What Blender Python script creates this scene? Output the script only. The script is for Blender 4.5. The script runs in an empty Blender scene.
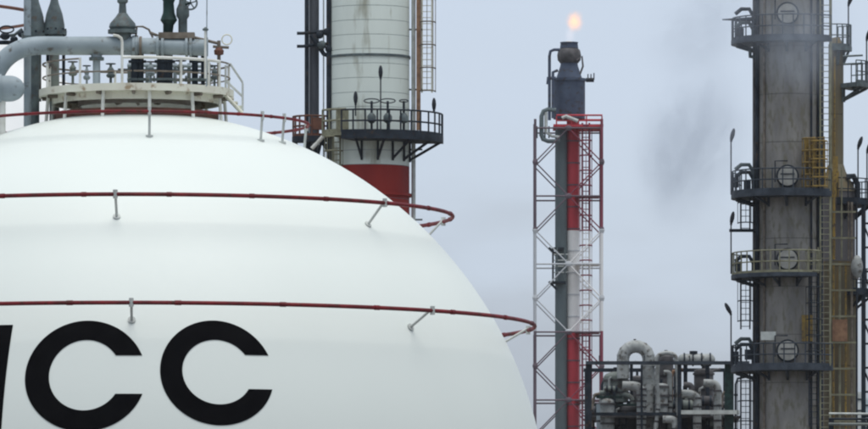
import bpy, math, random
from mathutils import Vector
random.seed(7)
SC = bpy.context.scene
COL = SC.collection
PI = math.pi
# ------------------------------------------------------------------ camera
F = 10000.0      # focal length in photograph pixels (868 wide): a long telephoto
YH = 900.0       # the horizon lies below the frame (lens shifted up)
CH = 3.0         # camera height
cam = bpy.data.cameras.new('camera'); camo = bpy.data.objects.new('camera', cam); COL.objects.link(camo)
cam.sensor_width = 36; cam.lens = F / 868 * 36
cam.shift_x = 0; cam.shift_y = (YH - 214.5) / 868
cam.clip_start = 1; cam.clip_end = 20000
camo.location = (0, 0, CH); camo.rotation_euler = (PI / 2, 0, 0)
SC.camera = camo
# ------------------------------------------------------------------ world and sun: thin overcast, soft high sun behind the camera
SUN_EL, SUN_AZ = math.radians(78), math.radians(30)      # azimuth: from behind the camera towards its right
W = bpy.data.worlds.new("World"); SC.world = W; W.use_nodes = True
nt = W.node_tree; N = nt.nodes; L = nt.links
bg = N['Background']; out = N['World Output']
sky = N.new('ShaderNodeTexSky'); sky.sky_type = 'NISHITA'; sky.sun_disc = False
sky.sun_elevation = SUN_EL; sky.sun_rotation = PI - SUN_AZ
sky.air_density = 1.5; sky.dust_density = 4.0
L.new(sky.outputs[0], bg.inputs[0]); bg.inputs[1].default_value = 0.07
bg2 = N.new('ShaderNodeBackground'); bg2.inputs[1].default_value = 1.0
geo = N.new('ShaderNodeTexCoord'); sep = N.new('ShaderNodeSeparateXYZ'); L.new(geo.outputs['Generated'], sep.inputs[0])
nz = N.new('ShaderNodeTexNoise'); nz.inputs['Scale'].default_value = 26; nz.inputs['Detail'].default_value = 4
mp = N.new('ShaderNodeMapping'); mp.inputs['Scale'].default_value = (1, 1, 3.0)
L.new(geo.outputs['Generated'], mp.inputs[0]); L.new(mp.outputs[0], nz.inputs['Vector'])
wob = N.new('ShaderNodeMath'); wob.operation = 'MULTIPLY_ADD'; wob.inputs[1].default_value = 0.03; L.new(nz.outputs[0], wob.inputs[0])
sb = N.new('ShaderNodeMath'); sb.operation = 'SUBTRACT'; sb.inputs[1].default_value = 0.015; L.new(sep.outputs[2], sb.inputs[0]); L.new(sb.outputs[0], wob.inputs[2])
cr = N.new('ShaderNodeValToRGB'); L.new(wob.outputs[0], cr.inputs[0])
e = cr.color_ramp.elements
e[0].position = 0.0; e[0].color = (.33, .37, .43, 1)
e[1].position = 1.0; e[1].color = (.92, .99, 1.0, 1)
for p, c in ((.046, (.43, .485, .565, 1)), (.0575, (.53, .595, .685, 1)), (.068, (.665, .765, .90, 1)), (.09, (.68, .785, .94, 1)), (.3, (.55, .63, .75, 1)), (.6, (.70, .78, .86, 1))):
    k = e.new(p); k.color = c
L.new(cr.outputs[0], bg2.inputs[0])
mixs = N.new('ShaderNodeMixShader'); mixs.inputs[0].default_value = 0.85
L.new(bg.outputs[0], mixs.inputs[1]); L.new(bg2.outputs[0], mixs.inputs[2]); L.new(mixs.outputs[0], out.inputs[0])
sl = bpy.data.lights.new('sun', 'SUN'); sl.energy = 2.0; sl.angle = math.radians(45); sl.color = (1, .97, .92)
so = bpy.data.objects.new('sun', sl); COL.objects.link(so)
sd = Vector((math.sin(SUN_AZ) * math.cos(SUN_EL), -math.cos(SUN_AZ) * math.cos(SUN_EL), math.sin(SUN_EL)))
so.rotation_euler = sd.to_track_quat('Z', 'Y').to_euler(); so.location = (0, 0, 60)
SC.view_settings.view_transform = 'Standard'; SC.view_settings.look = 'None'; SC.view_settings.gamma = 1
SC.view_settings.exposure = 0.0
SC.render.engine = 'CYCLES'
SC.cycles.pixel_filter_type = 'BLACKMAN_HARRIS'; SC.cycles.filter_width = 2.2
SC.cycles.volume_bounces = 1; SC.cycles.volume_step_rate = 1.0

# ------------------------------------------------------------------ helpers
def P(u, v, d, dy=0.0):
    """a point seen at photo pixel (u, v) at distance d, then pushed dy metres further off"""
    return Vector(((u - 434) * d / F, d + dy, CH + (YH - v) * d / F))

class MB:
    def __init__(s): s.v = []; s.f = []
    def add(s, vs, fs):
        n = len(s.v); s.v += [tuple(p) for p in vs]; s.f += [tuple(i + n for i in f) for f in fs]; return s
    def box(s, c, d, ax=None):
        cx, cy, cz = c; dx, dy, dz = (q / 2 for q in d)
        vs = [(cx + a * dx, cy + b * dy, cz + g * dz) for a in (-1, 1) for b in (-1, 1) for g in (-1, 1)]
        return s.add(vs, [(0, 1, 3, 2), (4, 6, 7, 5), (0, 4, 5, 1), (2, 3, 7, 6), (0, 2, 6, 4), (1, 5, 7, 3)])
    def cone(s, p0, p1, r0, r1=None, n=10):
        r1 = r0 if r1 is None else r1
        p0 = Vector(p0); p1 = Vector(p1); a = (p1 - p0).normalized()
        x = a.orthogonal().normalized(); y = a.cross(x)
        vs = []
        for p, r in ((p0, r0), (p1, r1)):
            for i in range(n):
                t = 2 * PI * i / n; vs.append(p + (x * math.cos(t) + y * math.sin(t)) * r)
        fs = [(i, (i + 1) % n, n + (i + 1) % n, n + i) for i in range(n)] + [tuple(range(n))[::-1], tuple(range(n, 2 * n))]
        return s.add(vs, fs)
    def tube(s, pts, r, n=10, closed=False):
        pts = [Vector(p) for p in pts]; m = len(pts); vs = []; prev = None
        for i, p in enumerate(pts):
            a = pts[(i + 1) % m] if (closed or i < m - 1) else pts[i]
            b = pts[i - 1] if (closed or i > 0) else pts[i]
            t = (a - b).normalized()
            if prev is None: x = t.orthogonal().normalized()
            else: x = (prev - t * prev.dot(t)).normalized()
            prev = x; y = t.cross(x)
            rr = r[i] if isinstance(r, (list, tuple)) else r
            for k in range(n):
                q = 2 * PI * k / n; vs.append(p + (x * math.cos(q) + y * math.sin(q)) * rr)
        fs = []
        for i in range(m if closed else m - 1):
            j = (i + 1) % m
            for k in range(n): fs.append((i * n + k, i * n + (k + 1) % n, j * n + (k + 1) % n, j * n + k))
        if not closed: fs += [tuple(range(n))[::-1], tuple(range((m - 1) * n, m * n))]
        return s.add(vs, fs)
    def lathe(s, c, prof, n=32, axis='Z'):
        """prof: list of (r, h) along the axis from c"""
        c = Vector(c); vs = []
        for r, h in prof:
            for k in range(n):
                t = 2 * PI * k / n; a, b = r * math.cos(t), r * math.sin(t)
                vs.append(c + Vector({'Z': (a, b, h), 'X': (h, a, b), 'Y': (a, h, b)}[axis]))
        m = len(prof); fs = []
        for i in range(m - 1):
            for k in range(n): fs.append((i * n + k, i * n + (k + 1) % n, (i + 1) * n + (k + 1) % n, (i + 1) * n + k))
        if prof[0][0] > 1e-4: fs.append(tuple(range(n))[::-1])
        if prof[-1][0] > 1e-4: fs.append(tuple(range((m - 1) * n, m * n)))
        return s.add(vs, fs)
    def ellipsoid(s, c, r, n=20):
        c = Vector(c); vs = []; m = n // 2
        for i in range(m + 1):
            ph = -PI / 2 + PI * i / m
            for k in range(n):
                t = 2 * PI * k / n
                vs.append(c + Vector((r[0] * math.cos(ph) * math.cos(t), r[1] * math.cos(ph) * math.sin(t), r[2] * math.sin(ph))))
        return s.add(vs, [(i * n + k, i * n + (k + 1) % n, (i + 1) * n + (k + 1) % n, (i + 1) * n + k) for i in range(m) for k in range(n)])
    def sector(s, c, r0, r1, z0, z1, a0, a1, n=24):
        """annular slab; angle 0 faces the camera (-Y), 90 is +X"""
        vs = []
        for i in range(n + 1):
            a = math.radians(a0 + (a1 - a0) * i / n); sx, sy = math.sin(a), -math.cos(a)
            for r, z in ((r0, z0), (r1, z0), (r1, z1), (r0, z1)): vs.append((c[0] + sx * r, c[1] + sy * r, c[2] + z))
        fs = [(4 * i + k, 4 * i + (k + 1) % 4, 4 * i + 4 + (k + 1) % 4, 4 * i + 4 + k) for i in range(n) for k in range(4)]
        if abs(a1 - a0) < 359.9: fs += [(0, 3, 2, 1), (4 * n, 4 * n + 1, 4 * n + 2, 4 * n + 3)]
        return s.add(vs, fs)
    def build(s, name, m, parent=None, smooth=False, org=None):
        o = None
        root = Vector((0, 0, 0)); q = parent
        if parent is not None: root = WORLD[parent.name]
        elif org is not None: root = Vector(org)
        me = bpy.data.meshes.new(name)
        me.from_pydata([(x - root.x, y - root.y, z - root.z) for x, y, z in s.v], [], s.f)
        if m is not None: me.materials.append(m)
        if smooth:
            me.polygons.foreach_set('use_smooth', [True] * len(me.polygons))
            try: me.set_sharp_from_angle(angle=math.radians(40))
            except Exception: pass
        me.update()
        o = bpy.data.objects.new(name, me); COL.objects.link(o)
        WORLD[o.name] = root
        if parent is not None: o.parent = parent
        elif org is not None: o.location = root
        return o
WORLD = {}
def arc(c, r, a0, a1, z=0, n=24):
    return [(c[0] + math.sin(math.radians(a0 + (a1 - a0) * i / n)) * r, c[1] - math.cos(math.radians(a0 + (a1 - a0) * i / n)) * r, c[2] + z) for i in range(n + 1)]
def ring(c, r, z=0, n=96): return arc(c, r, 0, 360, z, n)[:-1]
def onarc(c, r, a, z=0): return Vector((c[0] + math.sin(math.radians(a)) * r, c[1] - math.cos(math.radians(a)) * r, c[2] + z))
def thing(name, loc, label, cat, group=None):
    o = bpy.data.objects.new(name, None); COL.objects.link(o); o.location = loc; o.empty_display_size = .3
    WORLD[o.name] = Vector(loc); tag(o, label, cat, group); return o
def tag(o, label=None, cat=None, group=None, kind=None):
    for k, v in (('label', label), ('category', cat), ('group', group), ('kind', kind)):
        if v: o[k] = v
    return o
def bend(p0, c, p1, r, n=6):
    """points of a path p0 - c - p1 with the corner at c rounded to radius r"""
    p0, c, p1 = Vector(p0), Vector(c), Vector(p1)
    a = (p0 - c).normalized(); b = (p1 - c).normalized()
    A = c + a * r; B = c + b * r; pts = []
    for i in range(n + 1):
        t = i / n; pts.append(A * (1 - t) ** 2 + c * 2 * t * (1 - t) * 1.0 + B * t ** 2)
    return [p0] + pts + [p1]

MATS = {}
def mat(name, c1, c2=None, rough=.6, metal=0.0, scale=1.0, streak=1.0, rust=None, rustamt=.0, bump=.1, contrast=(.35, .65), fine=9, spec=.25):
    m = bpy.data.materials.new(name); m.use_nodes = True; t = m.node_tree; N = t.nodes; L = t.links
    b = N['Principled BSDF']; b.inputs['Specular IOR Level'].default_value = spec; b.inputs['Roughness'].default_value = rough; b.inputs['Metallic'].default_value = metal
    tc = N.new('ShaderNodeTexCoord'); mp = N.new('ShaderNodeMapping'); mp.inputs['Scale'].default_value = (1, 1, 1 / streak)
    L.new(tc.outputs['Object'], mp.inputs[0])
    n1 = N.new('ShaderNodeTexNoise'); n1.inputs['Scale'].default_value = scale; n1.inputs['Detail'].default_value = 6
    L.new(mp.outputs[0], n1.inputs['Vector'])
    r = N.new('ShaderNodeValToRGB'); L.new(n1.outputs[0], r.inputs[0])
    c2 = c2 or tuple(x * .75 for x in c1)
    r.color_ramp.elements[0].position = contrast[0]; r.color_ramp.elements[1].position = contrast[1]
    r.color_ramp.elements[0].color = (*c2, 1); r.color_ramp.elements[1].color = (*c1, 1)
    col = r.outputs[0]
    n2 = N.new('ShaderNodeTexNoise'); n2.inputs['Scale'].default_value = fine; n2.inputs['Detail'].default_value = 4
    L.new(tc.outputs['Object'], n2.inputs['Vector'])
    if rust:
        n3 = N.new('ShaderNodeTexNoise'); n3.inputs['Scale'].default_value = scale * 2.1; n3.inputs['Detail'].default_value = 8
        mp2 = N.new('ShaderNodeMapping'); mp2.inputs['Scale'].default_value = (1.3, 1.3, 1.3 / streak); mp2.inputs['Location'].default_value = (4.2, 7.7, 1.3)
        L.new(tc.outputs['Object'], mp2.inputs[0]); L.new(mp2.outputs[0], n3.inputs['Vector'])
        r2 = N.new('ShaderNodeValToRGB'); r2.color_ramp.elements[0].position = .62 - rustamt * .3; r2.color_ramp.elements[1].position = .72 - rustamt * .2
        L.new(n3.outputs[0], r2.inputs[0])
        mx = N.new('ShaderNodeMixRGB'); L.new(r2.outputs[0], mx.inputs[0]); L.new(col, mx.inputs[1]); mx.inputs[2].default_value = (*rust, 1)
        col = mx.outputs[0]
    L.new(col, b.inputs['Base Color'])
    rr = N.new('ShaderNodeMapRange'); rr.inputs[3].default_value = max(0, rough - .12); rr.inputs[4].default_value = min(1, rough + .12)
    L.new(n2.outputs[0], rr.inputs[0]); L.new(rr.outputs[0], b.inputs['Roughness'])
    bp = N.new('ShaderNodeBump'); bp.inputs['Strength'].default_value = bump; bp.inputs['Distance'].default_value = .02
    L.new(n2.outputs[0], bp.inputs['Height']); L.new(bp.outputs[0], b.inputs['Normal'])
    MATS[name] = m; return m
M_tank = mat('tank_white_paint', (.72, .765, .74), (.708, .753, .729), .45, scale=.5, streak=2, bump=.05, contrast=(.3, .6))
M_tank2 = mat('far_tank_white_paint', (.80, .80, .80), (.70, .71, .72), .5, scale=.4)
M_black = mat('black_letter_paint', (.003, .003, .004), (.005, .005, .006), .8, scale=2, bump=.05, spec=.02)
M_red = mat('dark_red_pipe_paint', (.20, .012, .018), (.10, .008, .012), .5, scale=3, rust=(.07, .015, .01), rustamt=.2)
M_pale = mat('pale_bracket_paint', (.56, .59, .57), (.42, .44, .43), .6, scale=3)
M_cream = mat('cream_platform_paint', (.76, .77, .66), (.66, .64, .55), .6, scale=1.6, rust=(.35, .27, .18), rustamt=.05)
M_white = mat('white_rail_paint', (.76, .77, .74), (.6, .6, .55), .5, scale=3)
M_rust = mat('rust_brown_steel', (.17, .075, .05), (.10, .05, .04), .8, scale=2)
M_pipe = mat('blue_grey_pipe_paint', (.33, .39, .43), (.24, .29, .32), .5, scale=1.6, rust=(.12, .12, .11), rustamt=.1)
M_valve = mat('grey_green_valve_paint', (.13, .165, .17), (.07, .09, .10), .5, scale=4, rust=(.09, .08, .07), rustamt=.2)
M_green = mat('dark_green_valve_paint', (.02, .05, .045), (.01, .02, .02), .5, scale=5)
M_dark = mat('dark_blue_grey_steel', (.030, .040, .055), (.015, .02, .028), .6, spec=.15, scale=2, rust=(.06, .04, .03), rustamt=.1)
M_brown = mat('brown_weathered_steel', (.22, .19, .16), (.12, .10, .08), .7, scale=4)
M_stack = mat('white_stack_paint', (.80, .87, .82), (.69, .75, .70), .6, scale=.5, streak=5, rust=(.40, .41, .34), rustamt=.1)
M_stackred = mat('red_stack_paint', (.36, .03, .022), (.24, .02, .018), .6, scale=.7, streak=4)
M_riser = mat('slate_riser_paint', (.12, .13, .15), (.07, .075, .09), .6, scale=1, streak=3)
M_deck = mat('grey_platform_steel', (.062, .075, .095), (.032, .04, .052), .6, spec=.15, scale=2)
M_pink = mat('faded_pink_white_paint', (.62, .50, .53), (.50, .38, .42), .7, scale=1)
M_orange = mat('orange_brown_ladder_paint', (.34, .20, .12), (.20, .11, .07), .7, scale=3)
M_yellow = mat('yellow_safety_paint', (.33, .22, .055), (.17, .12, .05), .7, scale=2.5, rust=(.10, .07, .05), rustamt=.25)
M_dullyel = mat('faded_yellow_paint', (.27, .27, .19), (.17, .16, .11), .7, scale=2.5)
M_col = mat('grey_lagged_column', (.27, .26, .245), (.19, .183, .178), .75, scale=1.7, streak=3, rust=(.17, .16, .13), rustamt=.4, bump=.5)
M_col2 = mat('ochre_streaked_column', (.20, .175, .12), (.10, .085, .06), .8, scale=.8, streak=9, rust=(.20, .14, .06), rustamt=.3, bump=.3)
M_col2g = mat('violet_grey_lagging', (.17, .16, .165), (.10, .095, .10), .8, scale=.8, streak=6)
M_manh = mat('pale_manhole_steel', (.38, .38, .36), (.26, .26, .25), .6, scale=3)
M_insul = mat('pale_insulation_cladding', (.40, .42, .42), (.22, .235, .235), .5, scale=1.6, rust=(.12, .11, .10), rustamt=.3)
M_lgrey = mat('grey_green_vessel_paint', (.22, .25, .235), (.14, .16, .15), .6, scale=1, rust=(.11, .09, .08), rustamt=.2)
M_mach = mat('grimy_grey_equipment', (.12, .115, .12), (.05, .048, .052), .7, scale=1.5)
M_flare = mat('grey_green_riser_paint', (.13, .165, .175), (.09, .115, .125), .6, scale=.5, streak=3)
M_drum = mat('slate_blue_flare_steel', (.075, .10, .155), (.045, .06, .10), .6, scale=.7, rust=(.05, .045, .05), rustamt=.2)
M_conc = mat('concrete', (.34, .33, .31), (.26, .25, .24), .9, scale=.4)
M_lamp = mat('dark_floodlight_steel', (.03, .035, .045), (.02, .022, .03), .5, scale=8)

def banded(name, zs, c_red, c_white, rough=.6):
    """red and white warning paint: bands by height on the tower itself"""
    m = mat(name, c_red, tuple(x * .7 for x in c_red), rough, scale=.8, streak=3)
    t = m.node_tree; N = t.nodes; L = t.links; b = N['Principled BSDF']
    src = b.inputs['Base Color'].links[0].from_socket
    tc = N.new('ShaderNodeTexCoord'); sp = N.new('ShaderNodeSeparateXYZ'); L.new(tc.outputs['Object'], sp.inputs[0])
    # count band edges below this point; odd = white
    acc = None
    for z in zs:
        g = N.new('ShaderNodeMath'); g.operation = 'GREATER_THAN'; g.inputs[1].default_value = z; L.new(sp.outputs[2], g.inputs[0])
        if acc is None: acc = g.outputs[0]
        else:
            a = N.new('ShaderNodeMath'); a.operation = 'ADD'; L.new(acc, a.inputs[0]); L.new(g.outputs[0], a.inputs[1]); acc = a.outputs[0]
    md = N.new('ShaderNodeMath'); md.operation = 'MODULO'; md.inputs[1].default_value = 2; L.new(acc, md.inputs[0])
    mx = N.new('ShaderNodeMixRGB'); L.new(md.outputs[0], mx.inputs[0]); L.new(src, mx.inputs[1]); mx.inputs[2].default_value = (*c_white, 1)
    L.new(mx.outputs[0], b.inputs['Base Color']); return m

# ------------------------------------------------------------------ the ground
g = MB(); n = 40
vs = [((i / n - .5) * 24000, (j / n) * 14000 - 2000, 0) for j in range(n + 1) for i in range(n + 1)]
g.add(vs, [(j * (n + 1) + i, j * (n + 1) + i + 1, (j + 1) * (n + 1) + i + 1, (j + 1) * (n + 1) + i) for j in range(n) for i in range(n)])
M_ground = mat('sandy_refinery_ground', (.17, .155, .135), (.12, .11, .10), .95, scale=.05)
tag(g.build('ground', M_ground), kind='structure')

def railing(parent, c, r, a0, a1, z, h=1.1, m=None, npost=8, rr=.035, mids=1):
    """posts and rails as sub-parts of a platform"""
    m = m or M_dark; first = None
    for i in range(npost + 1):
        a = a0 + (a1 - a0) * i / npost
        if first is None:
            q = MB(); p = onarc(c, r, a, z); q.cone(p, p + Vector((0, 0, h)), rr, n=6); first = q.build('rail_post', m, parent); a00 = p
        else:
            p = onarc(c, r, a, z); o = first.copy(); COL.objects.link(o); o.parent = parent; o.location = p - a00; WORLD[o.name] = WORLD[first.name]
    for k in range(mids + 1):
        MB().tube(arc(c, r, a0, a1, z + h * (k + 1) / (mids + 1), max(8, int(abs(a1 - a0) / 6))), rr, 6).build('handrail', m, parent, True)
    MB().sector((c[0], c[1], c[2] + z), r - .02, r + .012, .002, .12, a0, a1, 20).build('toe_board', m, parent)

def platform(root, c, r0, r1, a0, a1, thick=.22, m=None, mr=None, npost=10, nbr=5, h=1.1, rr=.035, drop=.9, ra0=None, ra1=None, mids=1):
    """c: centre at deck-top level"""
    m = m or M_dark
    pf = MB().sector(c, r0, r1, -thick, 0, a0, a1, 30).build('platform', m, root)
    railing(pf, c, r1 - .05, a0 if ra0 is None else ra0, a1 if ra1 is None else ra1, 0, h, mr or m, npost, rr, mids)
    for i in range(nbr):
        a = a0 + (a1 - a0) * (i + .5) / nbr
        b = MB(); b.cone(onarc(c, r1 - .15, a, -thick), onarc(c, r0 + .02, a, -thick - drop), .07, n=6)
        b.cone(onarc(c, r0 + .03, a, -thick), onarc(c, r0 + .03, a, -thick - drop - .1), .06, n=6)
        b.build('bracket', m, pf)
    return pf

def ladder(root, p, h, w=.45, m=None, cage=False, rr=.035, step=.3, name='ladder', hoop_step=1.0, out=-.7, side=(1, 0), cage_from=2.2, cm=None):
    """p: foot of the ladder (centre). side: unit direction of its width"""
    m = m or M_dark; s = Vector((side[0], side[1], 0)); nrm = Vector((side[1], -side[0], 0)) * abs(out)
    p = Vector(p); l = MB()
    l.cone(p - s * w / 2, p - s * w / 2 + Vector((0, 0, h)), rr, n=6)
    o = l.build(name, m, root)
    MB().cone(p + s * w / 2, p + s * w / 2 + Vector((0, 0, h)), rr, n=6).build('side_rail', m, o)
    r = MB(); k = .15
    while k < h:
        r.cone(p - s * w / 2 + Vector((0, 0, k)), p + s * w / 2 + Vector((0, 0, k)), rr * .6, n=4); k += step
    r.build('rungs', m, o)
    if cage:
        cm = cm or m; z = cage_from; W2 = w * .85; first = None; strips = [[], [], [], [], []]
        while z < h:
            pts = []
            for i in range(9):
                t = PI * i / 8; pts.append(p + s * (-math.cos(t) * W2) + nrm * (math.sin(t) ** .8) + Vector((0, 0, z)))
            if first is None:
                first = MB().tube(pts, rr * .8, 5).build('cage_hoop', cm, o); z0 = z
            else:
                q = first.copy(); COL.objects.link(q); q.parent = o; q.location = (0, 0, z - z0)
            for j, ii in enumerate((0, 2, 4, 6, 8)): strips[j].append(pts[ii])
            z += hoop_step
        for sline in strips:
            if len(sline) > 1: MB().tube([sline[0], sline[-1]], rr * .55, 4).build('cage_strip', cm, o)
    return o

# ------------------------------------------------------------------ the spherical tank
D0 = 224.706
TC = Vector((-6.687, D0, CH + 8.431)); TR = 9.262
def T(u, v, dy=0): return P(u, v, D0, dy)
tank = thing('spherical_tank', (TC.x, TC.y, 0), 'huge white spherical gas tank with big black letters filling the left foreground', 'tank')
MB().lathe(TC, [(TR * math.cos(-PI / 2 + PI * i / 96), TR * math.sin(-PI / 2 + PI * i / 96)) for i in range(97)], 160).build('shell', M_tank, tank, True)
def onsph(az, el, dr=0.0):
    a, b = math.radians(az), math.radians(el); r = TR + dr
    return (TC.x + r * math.cos(b) * math.sin(a), TC.y - r * math.cos(b) * math.cos(a), TC.z + r * math.sin(b))
def letter_c(az, el, ao, bo, ai, bi, cut):
    """a C cut off level at +-cut degrees, laid on the shell"""
    to = math.asin(cut / bo); ti = math.asin(cut / bi); n, m = 90, 5; top = []; 
    for i in range(n + 1):
        s = i / n; A = to + (2 * PI - 2 * to) * s; B = ti + (2 * PI - 2 * ti) * s
        for j in range(m + 1):
            t = j / m
            x = (ai * math.cos(B)) * (1 - t) + (ao * math.cos(A)) * t; y = (bi * math.sin(B)) * (1 - t) + (bo * math.sin(A)) * t
            top.append((az + x, el + y))
    return top, n, m
def sheet(name, pts, n, m):
    vs = [onsph(a, b, .012) for a, b in pts] + [onsph(a, b, -.01) for a, b in pts]; K = len(pts); fs = []
    for i in range(n):
        for j in range(m):
            q = (i * (m + 1) + j, i * (m + 1) + j + 1, (i + 1) * (m + 1) + j + 1, (i + 1) * (m + 1) + j); fs.append(q)
    for i in range(n):
        for j in (0, m):
            a, b = i * (m + 1) + j, (i + 1) * (m + 1) + j; fs.append((a, b, b + K, a + K))
    return MB().add(vs, fs).build(name, M_black, tank)
sheet('letter', *letter_c(-5.55, 18.35, 8.6, 7.95, 5.15, 5.05, 2.75))
sheet('letter', *letter_c(13.25, 18.85, 8.2, 7.55, 5.05, 4.65, 2.45))
pts = [(-20.6 + 3.6 * j / 4, 10.8 + 15.0 * i / 20) for i in range(21) for j in range(5)]
sheet('letter', pts, 20, 4)
# deluge rings standing off the shell on pale brackets
def deluge(r, h, rp, angs, drop):
    c = (TC.x, TC.y, h)
    ro = MB().tube(ring(c, r, 0, 128), rp, 8, True).build('deluge_ring', M_red, tank, True)
    for k in range(24):
        q0, q1_ = onarc(c, r, k * 15 + 7), onarc(c, r, k * 15 + 7.9); MB().cone(q0, q1_, rp * 1.22, n=8).build('coupling', M_red, ro, True)
    for a in angs:
        p1 = onarc(c, r, a); zz = h - drop - TC.z; rs = math.sqrt(TR * TR - zz * zz)
        p0 = onarc(c, rs, a, -drop)
        b = MB(); b.cone(p1 + Vector((0, 0, .05)), p0, .03, n=6); d = (p1 - p0).normalized()
        b.cone(p0 - d * .02, p0 + d * .03, .085, n=12)
        b.cone(p1 - Vector((0, 0, .09)), p1 + Vector((0, 0, .10)), rp * 1.15, n=8)
        b.build('bracket', M_pale, ro, True)
    return ro
deluge(8.954, CH + 12.89, .045, [1, 48, 100, 152, 204, 256, 308], .34)
deluge(7.111, CH + 15.358, .045, [-2, 52, 104, 156, 208, 260, 308], .46)
deluge(3.87, CH + 17.42, .034, [6, 48, 60, 100, 152, 204, 256, 300], .55)
# leg columns under the sphere
for i in range(10):
    a = 18 + i * 36; p = onarc((TC.x, TC.y, 0), TR + .05, a)
    l = MB(); l.cone(p, p + Vector((0, 0, TC.z)), .38, n=20); l.cone(p, p + Vector((0, 0, .5)), .6, n=20)
    l.build('leg', M_tank, tank, True)
for i in range(10):
    for s in (0, 1):
        a, b = 18 + i * 36, 54 + i * 36
        if s: a, b = b, a
        MB().cone(onarc((TC.x, TC.y, 0), TR + .05, a, 1), onarc((TC.x, TC.y, 0), TR + .05, b, 9.5), .05, n=6).build('tie_rod', M_pale, tank)
# top: rusty crown, cream walkway ring with white rails
zt = T(133, 92).z
crown = MB().sector((TC.x, TC.y, TC.z + TR - .32), 1.2, 1.85, 0, .30, 0, 360, 64).build('crown_ring', M_rust, tank)
wk = MB().sector((TC.x, TC.y, zt), .95, 2.16, -.12, 0, 0, 360, 64)
wk.sector((TC.x, TC.y, zt), 2.14, 2.19, -.13, .03, 0, 360, 64)
wk = wk.build('walkway', M_cream, tank)
MB().sector((TC.x, TC.y, zt), 1.25, 1.31, -.34, -.121, 0, 360, 48).build('support_ring', M_white, wk)
MB().sector((TC.x, TC.y, zt), 1.85, 1.90, -.30, -.121, 0, 360, 48).build('support_ring', M_cream, wk)
for i in range(12):
    a = 10 + i * 30; MB().cone(onarc((TC.x, TC.y, zt), 2.0, a, -.12), onarc((TC.x, TC.y, zt), 2.05, a, -.75), .04, n=6).build('support_post', M_white, wk)
for i in range(16):
    a = i * 22.5; q = MB()
    q.tube([onarc((TC.x, TC.y, zt), 1.0, a, -.16), onarc((TC.x, TC.y, zt), 2.12, a, -.16)], .045, 5).build('joist', M_brown, wk)
HZ = (85 - 58) * D0 / F
def rail_posts(angs, h):
    for a in angs:
        p = onarc((TC.x, TC.y, zt), 2.1, a); MB().cone(p, p + Vector((0, 0, h)), .028, n=8).build('rail_post', M_white, wk)
rail_posts([-7, 30, 52, 64, 100, 135, 160, 195, 225, 250, 290, 325], HZ + .02)
MB().tube(arc((TC.x, TC.y, zt), 2.1, -7, 64, HZ, 20), .034, 8).build('handrail', M_white, wk, True)
MB().tube(arc((TC.x, TC.y, zt), 2.1, 64, 325, HZ, 50), .022, 6).build('handrail', M_brown, wk, True)
MB().tube(arc((TC.x, TC.y, zt), 2.1, 0, 359, HZ * .5, 60), .018, 6).build('handrail', M_brown, wk, True)
# gate post with curled top
p = onarc((TC.x, TC.y, zt), 2.1, -7)
MB().tube([p, p + Vector((0, 0, .95)), p + Vector((-.02, 0, 1.03)), p + Vector((-.09, 0, 1.08)), p + Vector((-.2, 0, 1.1))], .03, 8).build('gate_post', M_white, wk, True)
# ------------------------------------------------------------------ pipework and valves on the tank top
px = D0 / F
vl = thing('vapour_line', T(55, 84, -.3), 'thick blue-grey pipe bending over the tank walkway, flanged towards its right end', 'pipe')
path = bend(T(-10, 96, -.3), T(2, 46, -.3), T(60, 47, -.3), .95, 12)[:-1] + [T(70, 47, -.3), T(138, 47, -.3)]
MB().tube([T(-22, 150, -.3)] + path[0:], 9.3 * px, 28).build('bend', M_pipe, vl, True)
MB().tube([T(138, 47, -.3), T(206, 49, -.3)], 8.2 * px, 24).build('straight_run', M_pipe, vl, True)
def flange(u, v, r, w, parent, m, d=None, dy=-.3, vert=False):
    q = MB()
    if vert: q.cone(T(u, v - w, dy), T(u, v + w, dy), r * px, n=24)
    else: q.cone(T(u - w, v, dy), T(u + w, v, dy), r * px, n=24)
    return q.build('flange', m, parent, True)
for u, r in ((134, 11.5), (141, 10.5), (158, 10.8), (163, 10.5), (187, 10.6), (191, 10.6), (207, 9.5)): flange(u, 48, r, 1.3, vl, M_pipe if u != 141 else M_brown)
MB().tube([T(97, 50, -.3), T(97, 60, -.3)], 5.5 * px, 16).build('branch', M_pipe, vl, True)
flange(97, 60, 7.5, 1.5, vl, M_valve, vert=True)
MB().tube([T(97, 60, -.3), T(97, 86, -.3)], 3.8 * px, 14).build('support_leg', M_pipe, vl, True)
for u, w in ((135, 4), (141, 3), (163, 6), (168, 5), (195, 3.2), (203, 2)):
    MB().tube([T(u, 54, -.1), T(u, 88, -.1)], w * px, 12).build('support_leg', M_dark, vl, True)
    flange(u, 62, w + 2.5, 1.2, vl, M_dark, vert=True, dy=-.1); flange(u, 80, w + 2.5, 1.2, vl, M_valve, vert=True, dy=-.1)
MB().tube([T(118, 70, -.1), T(208, 71, -.1)], 1.2 * px, 8).build('tie_pipe', M_valve, vl, True)
hd = thing('manifold_head', T(8, 110, -1.2), 'rounded blue-grey pipe end nosing in from the left edge above the tank', 'pipe head')
q = MB(); q.lathe(T(-60, 93, -1.2), [(13 * px, 0), (13 * px, 72 * px)] + [(13 * px * math.cos(t * PI / 16), (72 + 15 * math.sin(t * PI / 16)) * px) for t in range(1, 9)], 28, 'X')
q.build('rounded_end', M_pipe, hd, True)
q = MB(); q.lathe(T(-60, 93, -1.2), [(14.5 * px, 60 * px), (14.5 * px, 64 * px)], 28, 'X'); q.build('flange', M_pipe, hd, True)
q = MB(); q.cone(T(4, 96, -1.2), T(4, 160, -1.2), 4 * px, n=12); q.build('saddle', M_white, hd)
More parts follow.
